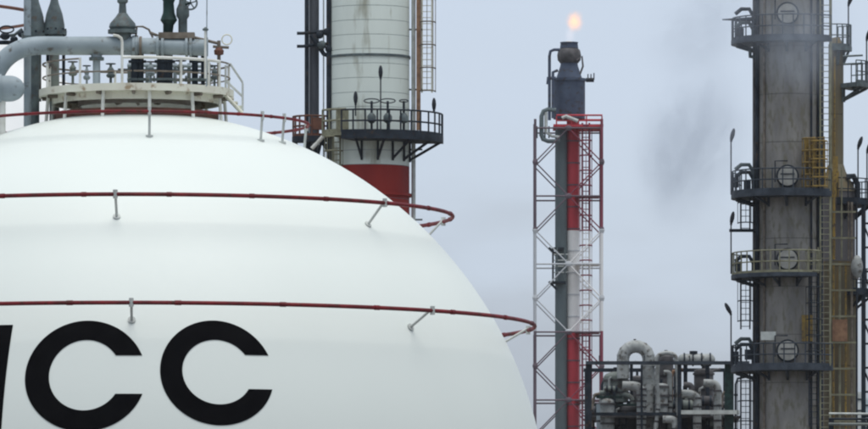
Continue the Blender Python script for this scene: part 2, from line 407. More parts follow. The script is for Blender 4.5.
# relief valves
def valve(u, base, top, label, m, wmax, name='relief_valve', dy=-.3, group=None, neck=4.5):
    t = thing(name, T(u, base, dy), label, 'valve', group)
    c = T(u, base, dy); H = (base - top) * px; w = wmax * px
    MB().lathe(c, [(w * .62, 0), (w * .62, H * .16)], 24).build('base', m, t, True)
    MB().lathe(c, [(w * 1.05, H * .16), (w * 1.05, H * .24)], 24).build('flange', m, t, True)
    MB().lathe(c, [(w * .86, H * .24), (w * .98, H * .3), (w * .9, H * .38), (w * .5, H * .52), (neck * px, H * .6)], 24).build('bonnet', m, t, True)
    MB().lathe(c, [(neck * px * .9, H * .6), (neck * px * .75, H * .8), (neck * px * 1.2, H * .84), (neck * px * 1.2, H * .9), (neck * px * .6, H)], 18).build('spindle_cap', m, t, True)
    return t
valve(123, 42, -4, 'pointed grey relief valve standing on the thick pipe above the white gate post', M_valve, 14)
# two tall valves at the left, standing on stubs behind the bend
def standing_valve(u, label, m, base, r, top, col):
    t = thing('relief_valve', T(u, 100, .8), label, 'valve', 'tall relief valves at the left of the tank top')
    MB().tube([T(u, 134, .8), T(u, base, .8)], 5.0 * px, 16).build('stem', col, t, True)
    c = T(u, base, .8); H = (base - top) * px; w = r * px
    MB().lathe(c, [(w * .8, 0), (w * .8, H * .1)], 24).build('base', m, t, True)
    MB().lathe(c, [(w * 1.18, H * .1), (w * 1.2, H * .2)], 24).build('flange', m, t, True)
    MB().lathe(c, [(w * 1.0, H * .2), (w * .98, H * .34), (w * .78, H * .6), (w * .42, H * .86), (w * .3, H)], 24).build('bonnet', m, t, True)
    for k in range(8):
        p = onarc(c, w * 1.08, k * 45 + 10); MB().cone(p + Vector((0, 0, H * .08)), p + Vector((0, 0, H * .25)), .022, n=6).build('bolt', M_dark, t)
    return t
standing_valve(53, 'grey bullet-shaped relief valve on a green-grey stem, above the pipe bend', M_valve, 36, 10.5, -6, M_lgrey)
standing_valve(33, 'darker relief valve half behind a pale upright pipe at the far left', M_valve, 40, 11, -8, M_valve)
up = thing('upright_pipe', T(27, 100, .2), 'pale grey upright pipe in front of the leftmost relief valve', 'pipe')
MB().tube([T(27, 136, .2), T(27, 36, .2), T(27, -8, .2)], 3.7 * px, 14).build('pipe', M_pipe, up, True)
MB().lathe(T(27, 38, .2), [(5.5 * px, 0), (5.5 * px, 3 * px)], 16).build('flange', M_valve, up, True)
# dark gate valve with handwheel
gv = thing('gate_valve', T(176, 40, -.2), 'dark green double gate valve with a handwheel, on a brown plate over the pipe', 'valve')
MB().box(T(177, 37, -.2), (36 * px, .5, 6 * px)).build('base_plate', M_brown, gv)
MB().box(T(177, 41.2, -.2), (28 * px, .4, 2.6 * px)).build('base_plate', M_valve, gv)
for u in (165, 170, 181, 185):
    MB().tube([T(u, 34, -.2), T(u, -5, -.2)], 1.7 * px, 8).build('yoke_arm', M_green, gv, True)
MB().lathe(T(169, 34, -.2), [(4 * px, 0), (5 * px, 8 * px), (8.5 * px, 13 * px), (6 * px, 20 * px), (5 * px, 30 * px), (7.5 * px, 36 * px), (5 * px, 44 * px)], 20).build('body', M_green, gv, True)
MB().lathe(T(183, 34, -.2), [(4.5 * px, 0), (4.5 * px, 14 * px), (6.5 * px, 17 * px), (6.5 * px, 24 * px), (4 * px, 30 * px), (3 * px, 40 * px)], 20).build('body', M_valve, gv, True)
wc = T(191, 5, -.5)
hwp = [wc + Vector((math.cos(t * PI / 12) * 6.5 * px, 0, math.sin(t * PI / 12) * 6.5 * px)) for t in range(24)]
hw = MB().tube(hwp, .9 * px, 6, True).build('handwheel', M_valve, gv, True)
for k in range(5):
    t = k * 2 * PI / 5 + .3; MB().tube([wc, wc + Vector((math.cos(t) * 6.3 * px, 0, math.sin(t) * 6.3 * px))], .7 * px, 5).build('spoke', M_valve, hw)
MB().tube([T(191, 5, -.55), T(184, 6, -.2)], 1.2 * px, 6).build('spindle', M_green, gv)
# brown outlet pipe to the right with an eye ring
bp = thing('drain_line', T(222, 92, 0), 'thin brown pipe running right from the gate valve to a rusty upright', 'pipe')
MB().tube([T(150, 33, -.1), T(160, 37, -.1), T(195, 38, -.1), T(219, 44, -.1)], 1.5 * px, 8).build('run', M_brown, bp, True)
MB().tube([T(219, 92, -.1), T(219, 44, -.1), T(219, 41, -.1)], 1.8 * px, 8).build('upright', M_brown, bp, True)
MB().lathe(T(219, 56, -.1), [(1 * px, 0), (4.5 * px, 1 * px), (5 * px, 5 * px), (2.5 * px, 8 * px)], 14).build('valve_body', M_rust, bp, True)
MB().tube([T(213, 47, -.1), T(229, 48, -.1)], 1.4 * px, 8).build('run', M_brown, bp, True)
rc = T(227, 40, -.1)
MB().tube([rc + Vector((math.cos(t * PI / 10) * 5 * px, 0, math.sin(t * PI / 10) * 5 * px)) for t in range(20)], .7 * px, 6, True).build('lever_ring', M_cream, bp, True)
cv = thing('curved_vent', T(137, 40, -.1), 'thin curved brown vent tube beside the pointed valve', 'vent')
MB().tube([T(136, 36, -.1), T(137, 27, -.1), T(143, 27, -.1), T(149, 30, -.1), T(153, 38, -.1)], 1.1 * px, 8).build('tube', M_brown, cv, True)
MB().lathe(T(136, 40, -.1), [(2.4 * px, 0), (2.4 * px, 4 * px)], 10).build('socket', M_brown, cv, True)
ms = thing('lightning_rod', T(208, 92, -1.5), 'thin upright rod rising from the right end of the walkway', 'rod')
MB().tube([T(208, 92, -1.5), T(208.5, -5, -1.5)], .55 * px, 6).build('rod', M_pipe, ms)
MB().tube([T(207, 36, -1.5), T(207, 84, -1.5)], 1.3 * px, 8).build('stand', M_white, ms)
MB().lathe(T(207, 37, -1.5), [(.5 * px, 0), (3 * px, .8 * px), (3 * px, 2.2 * px), (.6 * px, 4 * px)], 12).build('collar', M_valve, ms, True)
for u, v, r_, m_, lb in ((72, 66, 3, M_lgrey, 'small grey-green stop valve left of the first pipe branch'), (86, 70, 2.4, M_pipe, 'small blue-grey stop valve close to the flanged branch'), (110, 68, 3, M_valve, 'small dark stop valve right of the flanged branch'),
        (150, 66, 3, M_pipe, 'blue-grey stop valve between the first two dark legs'), (180, 65, 3.4, M_lgrey, 'pale green-grey stop valve right of the widest dark leg'), (214, 70, 2.6, M_valve, 'small stop valve behind the thin rod')):
    t = thing('stop_valve', T(u, 92, .5), lb, 'valve', 'small valves on the tank walkway')
    MB().tube([T(u, 92, .5), T(u, v - 6, .5)], r_ * .45 * px, 8).build('stem', m_, t, True)
    MB().lathe(T(u, v + 8, .5), [(r_ * px, 0), (r_ * 1.5 * px, 1.5 * px), (r_ * 1.5 * px, 3 * px), (r_ * .8 * px, 5 * px), (r_ * 1.2 * px, 8 * px), (r_ * .5 * px, 11 * px)], 14).build('body', m_, t, True)
    hc = T(u, v - 6, .5); MB().tube([hc + Vector((math.cos(k * PI / 8) * r_ * 1.6 * px, math.sin(k * PI / 8) * r_ * 1.6 * px, 0)) for k in range(16)], .5 * px, 5, True).build('handwheel', M_dark, t, True)
nl = thing('nozzle_group', T(170, 92, .9), 'run of pale grey cross pipes seen between the dark legs below the thick pipe', 'pipes')
for v, m_ in ((62, M_pipe), (76, M_lgrey)):
    MB().tube([T(126, v, .9), T(212, v + 1, .9)], 1.7 * px, 10).build('cross_pipe', m_, nl, True)
for u in (128, 146, 157, 174, 188, 208): MB().tube([T(u, 60, .95), T(u, 92, .95)], 1.9 * px, 10).build('drop_pipe', M_pipe if u % 4 else M_lgrey, nl, True)
for u in (136, 152, 168, 184, 198): MB().cone(T(u, 75.5, .9), T(u + 2, 75.5, .9), 3.2 * px, n=14).build('flange', M_valve, nl, True)
# stair landing at the right end of the walkway
st = thing('tank_stair', (TC.x + 2.3, TC.y - .3, zt - .6), 'pale open stair with handrail stepping down from the right end of the walkway', 'stair')
for k in range(4):
    MB().box(T(227 + k * 4, 96 + k * 4.2, -.4), (.14, .55, .03)).build('tread', M_cream, st)
for dy in (-.7, -.1):
    MB().tube([T(224, 95, dy), T(243, 115, dy)], .035, 6).build('stringer', M_cream, st)
    MB().tube([T(226, 96, dy), T(226, 68, dy), T(231, 66, dy), T(243, 84, dy), T(243, 112, dy)], .018, 6).build('handrail', M_pale, st)
    MB().tube([T(226, 82, dy), T(243, 98, dy)], .014, 6).build('handrail', M_pale, st)
# ------------------------------------------------------------------ second tank far left
D1 = 330.0
t2c = P(-170, 397, D1); t2 = thing('spherical_tank', (t2c.x, t2c.y, 0), 'second white spherical tank, only its shoulder showing behind the valves at the far left', 'tank')
r2 = 394 * D1 / F
MB().ellipsoid(t2c, (r2, r2, r2), 120).build('shell', M_tank2, t2, True)
c2r = P(-170, 17, D1); MB().tube(ring(c2r, 212 * D1 / F, 0, 96), .055, 6, True).build('deluge_ring', M_rust, t2, True)
for i in range(10):
    p = onarc((t2c.x, t2c.y, 0), r2 + .05, 18 + i * 36); MB().cone(p, p + Vector((0, 0, t2c.z)), .45, n=16).build('leg', M_tank2, t2, True)
# cluster of dark actuators in front of it
ac = thing('actuator_cluster', T(8, 84, 1.2), 'dark cluster of small valves and pipes behind the bend at the left edge', 'valve cluster')
MB().tube([T(-8, 100, 1.2), T(-8, 30, 1.2)], 3 * px, 10).build('upright', M_valve, ac, True)
MB().tube([T(-14, 38, 1.2), T(44, 38, 1.2)], 2.2 * px, 10).build('header', M_dark, ac, True)
MB().tube([T(-14, 33, 1.3), T(12, 30, 1.3), T(20, 24, 1.3)], 1.6 * px, 8).build('header', M_valve, ac, True)
for u, v, r in ((3, 32, 5), (12, 35, 4), (20, 30, 4.5), (40, 30, 4)): MB().ellipsoid(T(u, v, 1.1), (r * px, r * px, r * px * .8), 14).build('actuator', M_dark, ac, True)
for u in (38, 46, 62): MB().tube([T(u, 26, 1.0), T(u, 98, 1.0)], 1.6 * px, 8).build('upright', M_dark if u > 40 else M_lgrey, ac, True)
hwp = [T(5, 26, .9) + Vector((math.cos(t * PI / 10) * 7 * px, 0, math.sin(t * PI / 10) * 3.5 * px)) for t in range(20)]
MB().tube(hwp, .8 * px, 6, True).build('handwheel', M_dark, ac, True)

# ------------------------------------------------------------------ chimney stack with red base, D = 500
DS = 500.0; s = DS / F
sc = P(369.5, 900, DS); SCX = Vector((sc.x, DS, 0)); SR = 40.0 * s
def Z(v, d=DS): return CH + (YH - v) * d / F
stack = thing('chimney_stack', SCX, 'wide pale stack with a red painted foot, a railed platform and a caged ladder', 'chimney')
ztop = Z(-14); zred = Z(167)
z = 0; k = 0
while z < zred - .01:
    z1 = min(z + 1.9, zred); MB().lathe((SCX.x, SCX.y, 0), [(SR, z + .012), (SR, z1 - .012)], 72).build('shell_course', M_stackred, stack, True); z = z1
while z < ztop:
    z1 = z + .72; MB().lathe((SCX.x, SCX.y, 0), [(SR, z + .012), (SR, z1 - .012)], 72).build('shell_course', M_stack, stack, True); z = z1
MB().lathe((SCX.x, SCX.y, 0), [(SR - .03, 0), (SR - .03, z)], 48).build('inner_shell', M_pipe, stack, True)
MB().lathe((SCX.x, SCX.y, Z(59)), [(SR, 0), (SR + .06, .0), (SR + .06, .12), (SR, .12)], 72).build('stiffener_ring', M_valve, stack)
MB().lathe((SCX.x, SCX.y, Z(197)), [(SR, 0), (SR + .12, .0), (SR + .12, .14), (SR, .14)], 72).build('stiffener_ring', M_stackred, stack)
pc = (SCX.x, SCX.y, Z(137))
pf = platform(stack, pc, SR + .02, SR + 1.7, -22, 92, .34, M_dark, M_dark, npost=12, nbr=5, drop=.85, rr=.045)
pc2 = (SCX.x, SCX.y, Z(135))
pfy = MB().sector(pc2, SR + .02, SR + 1.0, -.2, 0, -52, -23, 10).build('platform', M_dullyel, stack)
railing(pfy, pc2, SR + .95, -52, -23, 0, 1.1, M_dullyel, 3, .05)
ladder(stack, onarc((SCX.x, SCX.y, 0), SR + .45, -42, Z(172)), Z(137) - Z(172), .5, M_dullyel, True, .05, hoop_step=.7, cage_from=.2, side=(math.cos(-.7), math.sin(-.7)))
MB().box(onarc((SCX.x, SCX.y, 0), SR + .05, -38, Z(122)), (.8, .2, 1.0)).build('cabinet', M_dullyel, stack)
MB().box((SCX.x + 49 * s, SCX.y - .6, (Z(131) + ztop) / 2), (4.2 * s, .2, ztop - Z(131))).build('ladder_mast', M_orange, stack)
ladder(stack, (SCX.x + 57.5 * s, SCX.y - .2, Z(93)), ztop - Z(93), .5, M_cream, True, .045, hoop_step=1.15, out=-.8, cage_from=.05, name='ladder', cm=M_brown)
MB().tube([(SCX.x + 44 * s, SCX.y - .3, 0), (SCX.x + 44 * s, SCX.y - .3, ztop)], 2.2 * s, 12).build('downpipe', M_pale, stack, True)
MB().tube([(SCX.x - 40.5 * s, SCX.y - .6, 0), (SCX.x - 40.5 * s, SCX.y - .6, ztop)], 2.6 * s, 12).build('downpipe', M_dark, stack, True)
for v in (30, 90, 150, 220, 300): MB().box((SCX.x + 46 * s, SCX.y - .25, Z(v)), (14 * s, .1, .08)).build('ladder_stay', M_valve, stack)
# small valves and handwheels on the platform
def lamp(name_label, u, vbase, vtop, d, dy, tilt=(.25, -.05), group=None, head=(.14, .14, .34), pole=.035):
    t = thing('floodlight', P(u, vbase, d, dy), name_label, 'lamp', group)
    MB().cone(P(u, vbase, d, dy), P(u, vtop + 3, d, dy), pole, n=8).build('pole', M_lamp, t)
    a = P(u, vtop + 6, d, dy); h = Vector((tilt[0], tilt[1], 1)).normalized()
    b = a + h * .62
    q = MB(); q.tube([a, a + h * .1, a + h * .3, a + h * .5, b], [.05, .09, .115, .09, .04], 12); q.build('head', M_lamp, t, True)
    q = MB(); q.cone(a + Vector((0, -.0, -.06)), a + h * .08, .06, n=8); q.build('swivel', M_lamp, t)
    return t
lamp('dark floodlight on a thin pole above the middle of the stack platform railing', 381, 137, 78, DS, -3.6, (0, -.05), 'floodlights on the stack platform')
lamp('small lamp low against the stack, left of the platform wheels', 356, 120, 102, DS, -2.6, (0, -.05), 'floodlights on the stack platform')
lamp('small dark lamp over the right end of the stack platform railing', 434, 113, 106, DS, -1.0, (0, -.05), 'floodlights on the stack platform')
for i, (u, lab) in enumerate(((372, 'handwheel valve left of the tall lamp on the stack platform'), (388, 'handwheel valve right of the tall lamp on the stack platform'), (404, 'dark stemmed valve near the grey downpipe on the stack platform'))):
    t = thing('valve', P(u, 137, DS, -3.1), lab, 'valve', 'valves on the stack platform')
    MB().tube([P(u, 137, DS, -3.1), P(u, 106, DS, -3.1)], .06, 8).build('stem', M_dark, t, True)
    c = P(u, 106, DS, -3.1); w = .38 if i < 2 else .22
    MB().tube([c + Vector((math.cos(k * PI / 8) * w, -.1 + math.sin(k * PI / 8) * w * .9, math.sin(k * PI / 8) * w * .35)) for k in range(16)], .03, 6, True).build('handwheel', M_dark, t, True)
    MB().lathe(P(u, 128, DS, -3.1), [(.1, 0), (.22, .1), (.22, .35), (.1, .5)], 12).build('body', M_valve, t, True)
# two dark risers left of the stack
rs = thing('twin_riser', P(312, 900, DS, .0) * 1, 'pair of dark vertical pipes rising just left of the pale stack', 'pipe')
rs.location.z = 0; WORLD[rs.name] = Vector((rs.location.x, rs.location.y, 0))
def vpipe(u, r, v0, v1, d, dy, m, parent, name='pipe', z0=None):
    a = P(u, v0, d, dy); b = P(u, v1, d, dy)
    if z0 is not None: a.z = z0
    return MB().tube([a, b], r * d / F, 14).build(name, m, parent, True)
vpipe(306.8, 2.2, 900, -10, DS, 0, M_dark, rs, z0=0)
vpipe(314, 5.0, 900, -10, DS, .3, M_riser, rs, z0=0)
vpipe(323.5, .7, 900, -10, DS, .3, M_pale, rs, z0=0)
for v in (31, 44):
    MB().tube([P(297, v + 3, DS, -.4), P(303, v + 3, DS, -.4), P(332, v, DS, -.4)], 1.6 * s, 8).build('clamp', M_dark, rs, True)
MB().tube([P(311, 36, DS, -.5), P(324, 55, DS, -.5), P(333, 58, DS, -.5)], 2.2 * s, 8).build('clamp', M_dark, rs, True)
for u, v, r in ((320, 36, 4), (327, 33, 4), (322, 46, 4.5), (329, 50, 4)): MB().ellipsoid(P(u, v, DS, -.6), (r * s, r * s, r * s), 10).build('clamp_body', M_dark if v != 46 else M_valve, rs, True)
lp = platform(rs, (P(312, 135, DS, 0).x, DS, Z(137)), .3, 20 * s, -100, 60, .3, M_dark, M_rust, npost=8, nbr=3, h=1.0, rr=.05, drop=1.2)
for v in (128, 122): MB().box(P(318, v, DS, -.8), (.5, .4, .3)).build('junction_box', M_rust, rs)
MB().tube([P(324, 137, DS, -.9), P(312, 150, DS, -.9)], 2.2 * s, 8).build('pale_strut', M_white, rs)
MB().tube([P(300, 150, DS, -.5), P(334, 170, DS, -.5)], 2.0 * s, 8).build('strut', M_dark, rs)
MB().tube([P(318, 137, DS, -.5), P(334, 158, DS, -.5)], 2.2 * s, 8).build('strut', M_dark, rs)
gb = thing('floodlight', P(276, 137, 260), 'small dark lamp lying low against the shoulder of the tank', 'lamp'); 
gb.location = T(278, 140, 3.0); WORLD[gb.name] = gb.location.copy()
MB().tube([T(271, 135, 3.0), T(285, 135, 3.0)], 1.3 * px, 8).build('head', M_dark, gb, True); MB().tube([T(280, 135, 3.0), T(279, 150, 3.0)], .6 * px, 8).build('pole', M_dark, gb, True)

# ------------------------------------------------------------------ flare tower, D = 1000
DF = 1000.0; q1 = DF / F
fc = P(568.5, 900, DF); FX, FY = fc.x, DF + 3.3
flare = thing('flare_tower', (FX, FY, 0), 'tall red and white lattice flare tower with a flame at its tip', 'tower')
ZF = lambda v: CH + (YH - v) * q1
zs = [ZF(v) for v in (630, 530, 430 + 1e3, 331, 229)]; zs = sorted(z for z in zs if z > 0)
zs = [ZF(530), ZF(430), ZF(331), ZF(229)]   # white between each pair
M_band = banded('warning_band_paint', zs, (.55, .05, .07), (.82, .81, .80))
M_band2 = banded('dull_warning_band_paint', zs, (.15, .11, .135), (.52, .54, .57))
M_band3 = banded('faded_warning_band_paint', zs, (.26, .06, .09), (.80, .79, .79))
HWD = 3.33
cor = [(-1, -1), (1, -1), (1, 1), (-1, 1)]
vt = 119
for i, (a, b) in enumerate(cor):
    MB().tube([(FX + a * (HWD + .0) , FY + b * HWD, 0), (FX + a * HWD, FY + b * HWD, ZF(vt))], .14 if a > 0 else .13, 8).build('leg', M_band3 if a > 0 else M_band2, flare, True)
levels = [128 + 68 * k for k in range(12)]       # horizontals
for k, v in enumerate(levels):
    zc = ZF(v)
    if zc < 1: break
    zn = ZF(v + 34); zb = ZF(v + 68)
    for i in range(4):
        (a, b), (c, d) = cor[i], cor[(i + 1) % 4]
        A = Vector((FX + a * HWD, FY + b * HWD, 0)); C = Vector((FX + c * HWD, FY + d * HWD, 0)); Mm = (A + C) / 2
        def zz(p, z): return Vector((p.x, p.y, z))
        MB().tube([zz(A, zc), zz(C, zc)], .085, 6).build('girt', M_band2, flare)
        for p in (A, C):
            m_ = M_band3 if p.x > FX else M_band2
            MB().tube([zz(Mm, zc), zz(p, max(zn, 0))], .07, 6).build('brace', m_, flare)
            if zb > 0: MB().tube([zz(p, zn), zz(Mm, zb)], .07, 6).build('brace', m_, flare)
        if i == 0:
            for p in (A, C): MB().ellipsoid(zz(p, zn), (.28, .2, .4), 8).build('gusset', M_band2, flare)
            MB().ellipsoid(zz(Mm, zc), (.4, .2, .3), 8).build('gusset', M_band2, flare)
vpipe(561.3, 6.0, 900, 128, DF, 2.0, M_flare, flare, 'riser', 0)
MB().tube([P(573.3, 900, DF, 2.4) - Vector((0, 0, P(573.3, 900, DF).z)), P(573.3, 118, DF, 2.4)], 6.4 * q1, 20).build('riser', M_band, flare, True)
for v in range(140, 430, 22): MB().lathe(P(573.3, v, DF, 2.4), [(6.4 * q1, 0), (6.9 * q1, 0), (6.9 * q1, .12), (6.4 * q1, .12)], 20).build('riser_joint', M_band2, flare)
for v in (247, 281):
    MB().box(P(559, v + 1, DF, 1.2), (14 * q1, 1.4, .22)).build('landing', M_dark, flare)
    MB().tube([P(549, v, DF, .8), P(557, v + 8, DF, .9)], .13, 6).build('landing_strut', M_dark, flare)
for u in (553, 557, 565): MB().tube([P(u, 247, DF, .5), P(u, 281, DF, .5)], .1, 6).build('landing_post', M_valve if u != 553 else M_dark, flare)
for v in (254, 260, 266, 272): MB().tube([P(553, v, DF, .5), P(568, v, DF, .5)], .06, 6).build('landing_rail', M_pale, flare)
ladder(flare, (FX + 1.75, FY - 2.2, 0), ZF(122), .7, M_band3, True, .1, step=.6, hoop_step=1.5, out=-.9, cage_from=2.5)
for v in (196, 264, 332, 400): MB().box((FX + 1.9, FY - 1.5, ZF(v)), (2.4, 2.6, .12)).build('landing', M_band3, flare)
# top deck with red rails
for (b, zo) in ((-1, 0),):
    MB().box((FX + 1.0, FY, ZF(125)), (5.0, 6.0, .22)).build('top_deck', M_band, flare)
for z_, r_ in ((0, .09), (.55, .06), (1.1, .09)):
    for yy in (FY - 3, FY + 3):
        MB().tube([(FX - 1.2, yy, ZF(125) + z_ - .1), (FX + 3.4, yy, ZF(125) + z_ - .1)], r_, 6).build('top_rail', M_band, flare)
for xx in (-1.2, .3, 1.8, 3.35): MB().tube([(FX + xx, FY - 3, ZF(125)), (FX + xx, FY - 3, ZF(116))], .07, 6).build('rail_post', M_band, flare)
# drum, cone and tip
fd = Vector((P(569.5, 0, DF).x, FY - .6, 0))
def lz(*prof): return [(r * q1, ZF(v)) for r, v in prof]
MB().lathe(fd, lz((16, 117), (16, 78)), 32).build('windshield_drum', M_drum, flare, True)
MB().lathe(fd, lz((17.2, 79), (17.2, 76.5)), 32).build('drum_rim', M_drum, flare, True)
MB().lathe(fd, lz((13, 76), (9, 64), (8.5, 61)), 32).build('cone', M_drum, flare, True)
MB().lathe(fd, lz((9, 61), (11.5, 58), (12, 53), (11, 48), (9.5, 46.5)), 32).build('tip_collar', M_mach, flare, True)
MB().lathe(fd, lz((9.2, 46), (8.6, 41.5), (9.2, 40)), 32).build('tip_mouth', M_drum, flare, True)
MB().lathe(fd, lz((6, 40), (2, 39)), 24).build('burner', M_white, flare, True)
MB().tube([P(586, 80, DF, 0), P(594, 80, DF, 0)], .22, 6).build('side_shelf', M_dark, flare)
for u in (588, 591, 594): MB().tube([P(u, 80, DF, 0), P(u, 74 - (u == 594), DF, 0)], .06, 5).build('shelf_rail', M_dark, flare)
def fpipe(pts, r, m, name='pilot_pipe'): return MB().tube([P(u, v, DF, 0.3) for u, v in pts], r * q1, 8).build(name, m, flare, True)
fpipe([(549.5, 120), (549.5, 56), (550.5, 51), (554, 49.5), (560, 49.5)], 1.5, M_drum)
fpipe([(553, 118), (553, 80), (553, 72), (558, 70)], 1.5, M_drum)
fpipe([(548, 84), (548, 78), (556, 78)], 1.8, M_drum)
fpipe([(541.5, 136), (541.5, 116), (543.5, 111), (548, 109), (556, 110)], 2.2, M_flare)
fpipe([(541.5, 134), (543, 139), (548, 141), (560, 141)], 2.2, M_flare)
fpipe([(546, 112), (546, 132), (552, 136), (560, 137)], 1.6, M_pale)
for u in (537, 541, 545, 549): fpipe([(u, 126), (u, 138)], .8, M_valve, 'loop_hanger')
fpipe([(562, 118), (566, 116), (578, 121)], 2.0, M_pale)
fpipe([(577, 60), (582, 56), (583, 66), (580, 74)], 1.0, M_mach)
# the flame: a small glowing cloud of gas
def volmat(name, build):
    m = bpy.data.materials.new(name); m.use_nodes = True; t = m.node_tree; t.nodes.clear()
    o = t.nodes.new('ShaderNodeOutputMaterial'); build(t, o); return m
def flame(t, o):
    N, L = t.nodes, t.links
    tc = N.new('ShaderNodeTexCoord'); ln = N.new('ShaderNodeVectorMath'); ln.operation = 'LENGTH'
    ns = N.new('ShaderNodeTexNoise'); ns.inputs['Scale'].default_value = 2.2; L.new(tc.outputs['Object'], ns.inputs['Vector'])
    ad = N.new('ShaderNodeVectorMath'); ad.operation = 'MULTIPLY_ADD'; ad.inputs[1].default_value = (.55, .55, .55); L.new(ns.outputs['Color'], ad.inputs[0]); L.new(tc.outputs['Object'], ad.inputs[2])
    sb = N.new('ShaderNodeVectorMath'); sb.operation = 'SUBTRACT'; sb.inputs[1].default_value = (.27, .27, .27); L.new(ad.outputs[0], sb.inputs[0]); L.new(sb.outputs[0], ln.inputs[0])
    mr = N.new('ShaderNodeMapRange'); mr.inputs[1].default_value = .95; mr.inputs[2].default_value = .1; L.new(ln.outputs['Value'], mr.inputs[0])
    pw = N.new('ShaderNodeMath'); pw.operation = 'POWER'; pw.inputs[1].default_value = 1.7; L.new(mr.outputs[0], pw.inputs[0])
    em = N.new('ShaderNodeEmission'); cr = N.new('ShaderNodeValToRGB'); cr.color_ramp.elements[0].color = (1, .36, .11, 1); cr.color_ramp.elements[1].color = (1, .62, .26, 1)
    L.new(pw.outputs[0], cr.inputs[0]); L.new(cr.outputs[0], em.inputs[0])
    sm = N.new('ShaderNodeMath'); sm.operation = 'MULTIPLY'; sm.inputs[1].default_value = FLAME; L.new(pw.outputs[0], sm.inputs[0]); L.new(sm.outputs[0], em.inputs[1])
    ab = N.new('ShaderNodeVolumeAbsorption'); ab.inputs['Color'].default_value = (1, .55, .25, 1); ab.inputs['Density'].default_value = .4; asm = N.new('ShaderNodeMath'); asm.operation = 'MULTIPLY'; asm.inputs[1].default_value = .7; L.new(pw.outputs[0], asm.inputs[0]); L.new(asm.outputs[0], ab.inputs['Density'])
    ads = N.new('ShaderNodeAddShader'); L.new(em.outputs[0], ads.inputs[0]); L.new(ab.outputs[0], ads.inputs[1]); L.new(ads.outputs[0], o.inputs['Volume'])
FLAME = .95
fp = P(575, 19, DF, 2.7)
fl = MB().ellipsoid((0, 0, 0), (1, 1, 1), 24).build('flame', volmat('burning_gas', flame)); fl.location = fp; fl.scale = (1.15, 1.15, 1.4)
tag(fl, 'small orange flame burning above the flare tip', 'flame')
def vap(t, o):
    N, L = t.nodes, t.links
    tc = N.new('ShaderNodeTexCoord'); ln = N.new('ShaderNodeVectorMath'); ln.operation = 'LENGTH'; L.new(tc.outputs['Object'], ln.inputs[0])
    mr = N.new('ShaderNodeMapRange'); mr.inputs[1].default_value = 1.; mr.inputs[2].default_value = .2; mr.inputs[4].default_value = .5; L.new(ln.outputs['Value'], mr.inputs[0])
    em = N.new('ShaderNodeEmission'); em.inputs[0].default_value = (1, .7, .6, 1); sm = N.new('ShaderNodeMath'); sm.operation = 'MULTIPLY'; sm.inputs[1].default_value = .3
    L.new(mr.outputs[0], sm.inputs[0]); L.new(sm.outputs[0], em.inputs[1]); L.new(em.outputs[0], o.inputs['Volume'])
fv = MB().ellipsoid((0, 0, 0), (1, 1, 1), 20).build('flame_root', volmat('pale_flame_root', vap), fl); fv.location = (-.4, 0, -.98); fv.scale = (.55, .55, .75)

# ------------------------------------------------------------------ the big column at the right, D = 500
DC = 500.0
cc = P(789.5, 900, DC); CX, CY = cc.x, DC; CR = 32.8 * s
col = thing('distillation_column', (CX, CY, 0), 'massive grey weathered column with four railed platforms at the right', 'column')
z = 0; ztc = Z(-16)
first = None
while z < ztc:
    o = MB().lathe((CX, CY, 0), [(CR, z + .012), (CR, z + 2.4 - .012)], 64).build('shell_course', M_col, col, True); z += 2.4
MB().lathe((CX, CY, 0), [(CR - .025, 0), (CR - .025, z)], 48).build('inner_shell', M_mach, col, True)
PR = 58.5 * s
def manhole(v):
    c = onarc((CX, CY, 0), CR, -6, Z(v)); c = Vector((c.x, CY - CR, c.z))
    m_ = MB(); m_.lathe(c + Vector((0, -.42, 0)), [(.57, 0), (.57, .08), (.46, .09), (.46, .6)], 28, 'Y'); m_ = m_.build('manhole', M_dark, col, True)
    MB().lathe(c + Vector((0, -.52, 0)), [(.48, -.03), (.48, .09)], 28, 'Y').build('cover', M_manh, m_, True)
    MB().tube([c + Vector((-.35, -.56, .1)), c + Vector((.35, -.56, .1))], .03, 6).build('cover_handle', M_dark, m_)
    MB().tube([c + Vector((-.62, -.4, -.3)), c + Vector((-.62, -.4, .75)), c + Vector((0, -.55, .75))], .035, 6).build('davit', M_dark, m_, True)
for v in (17, 179, 262, 353): manhole(v)
for v, a1, th in ((37, 44, .2), (190, 44, .26), (271.5, 26, .2), (364, 46, .24)):
    c = (CX, CY, Z(v + 4)); 
    platform(col, c, CR + .02, PR, -125, a1, th, M_deck, M_dullyel if a1 == 26 else M_deck, npost=16, nbr=5, drop=.35, rr=.034, ra1=a1)
# service pipes up the shell
for a, r, m_, out in ((-88, .11, M_mach, .1), (-70, .1, M_dark, .1), (-50, .06, M_brown, .06), (57, .16, M_dark, .14), (66, .1, M_brown, .1), (38, .05, M_dark, .06)):
    p = onarc((CX, CY, 0), CR + out, a); MB().tube([p, p + Vector((0, 0, ztc + .1))], r, 10).build('service_pipe', m_, col, True)
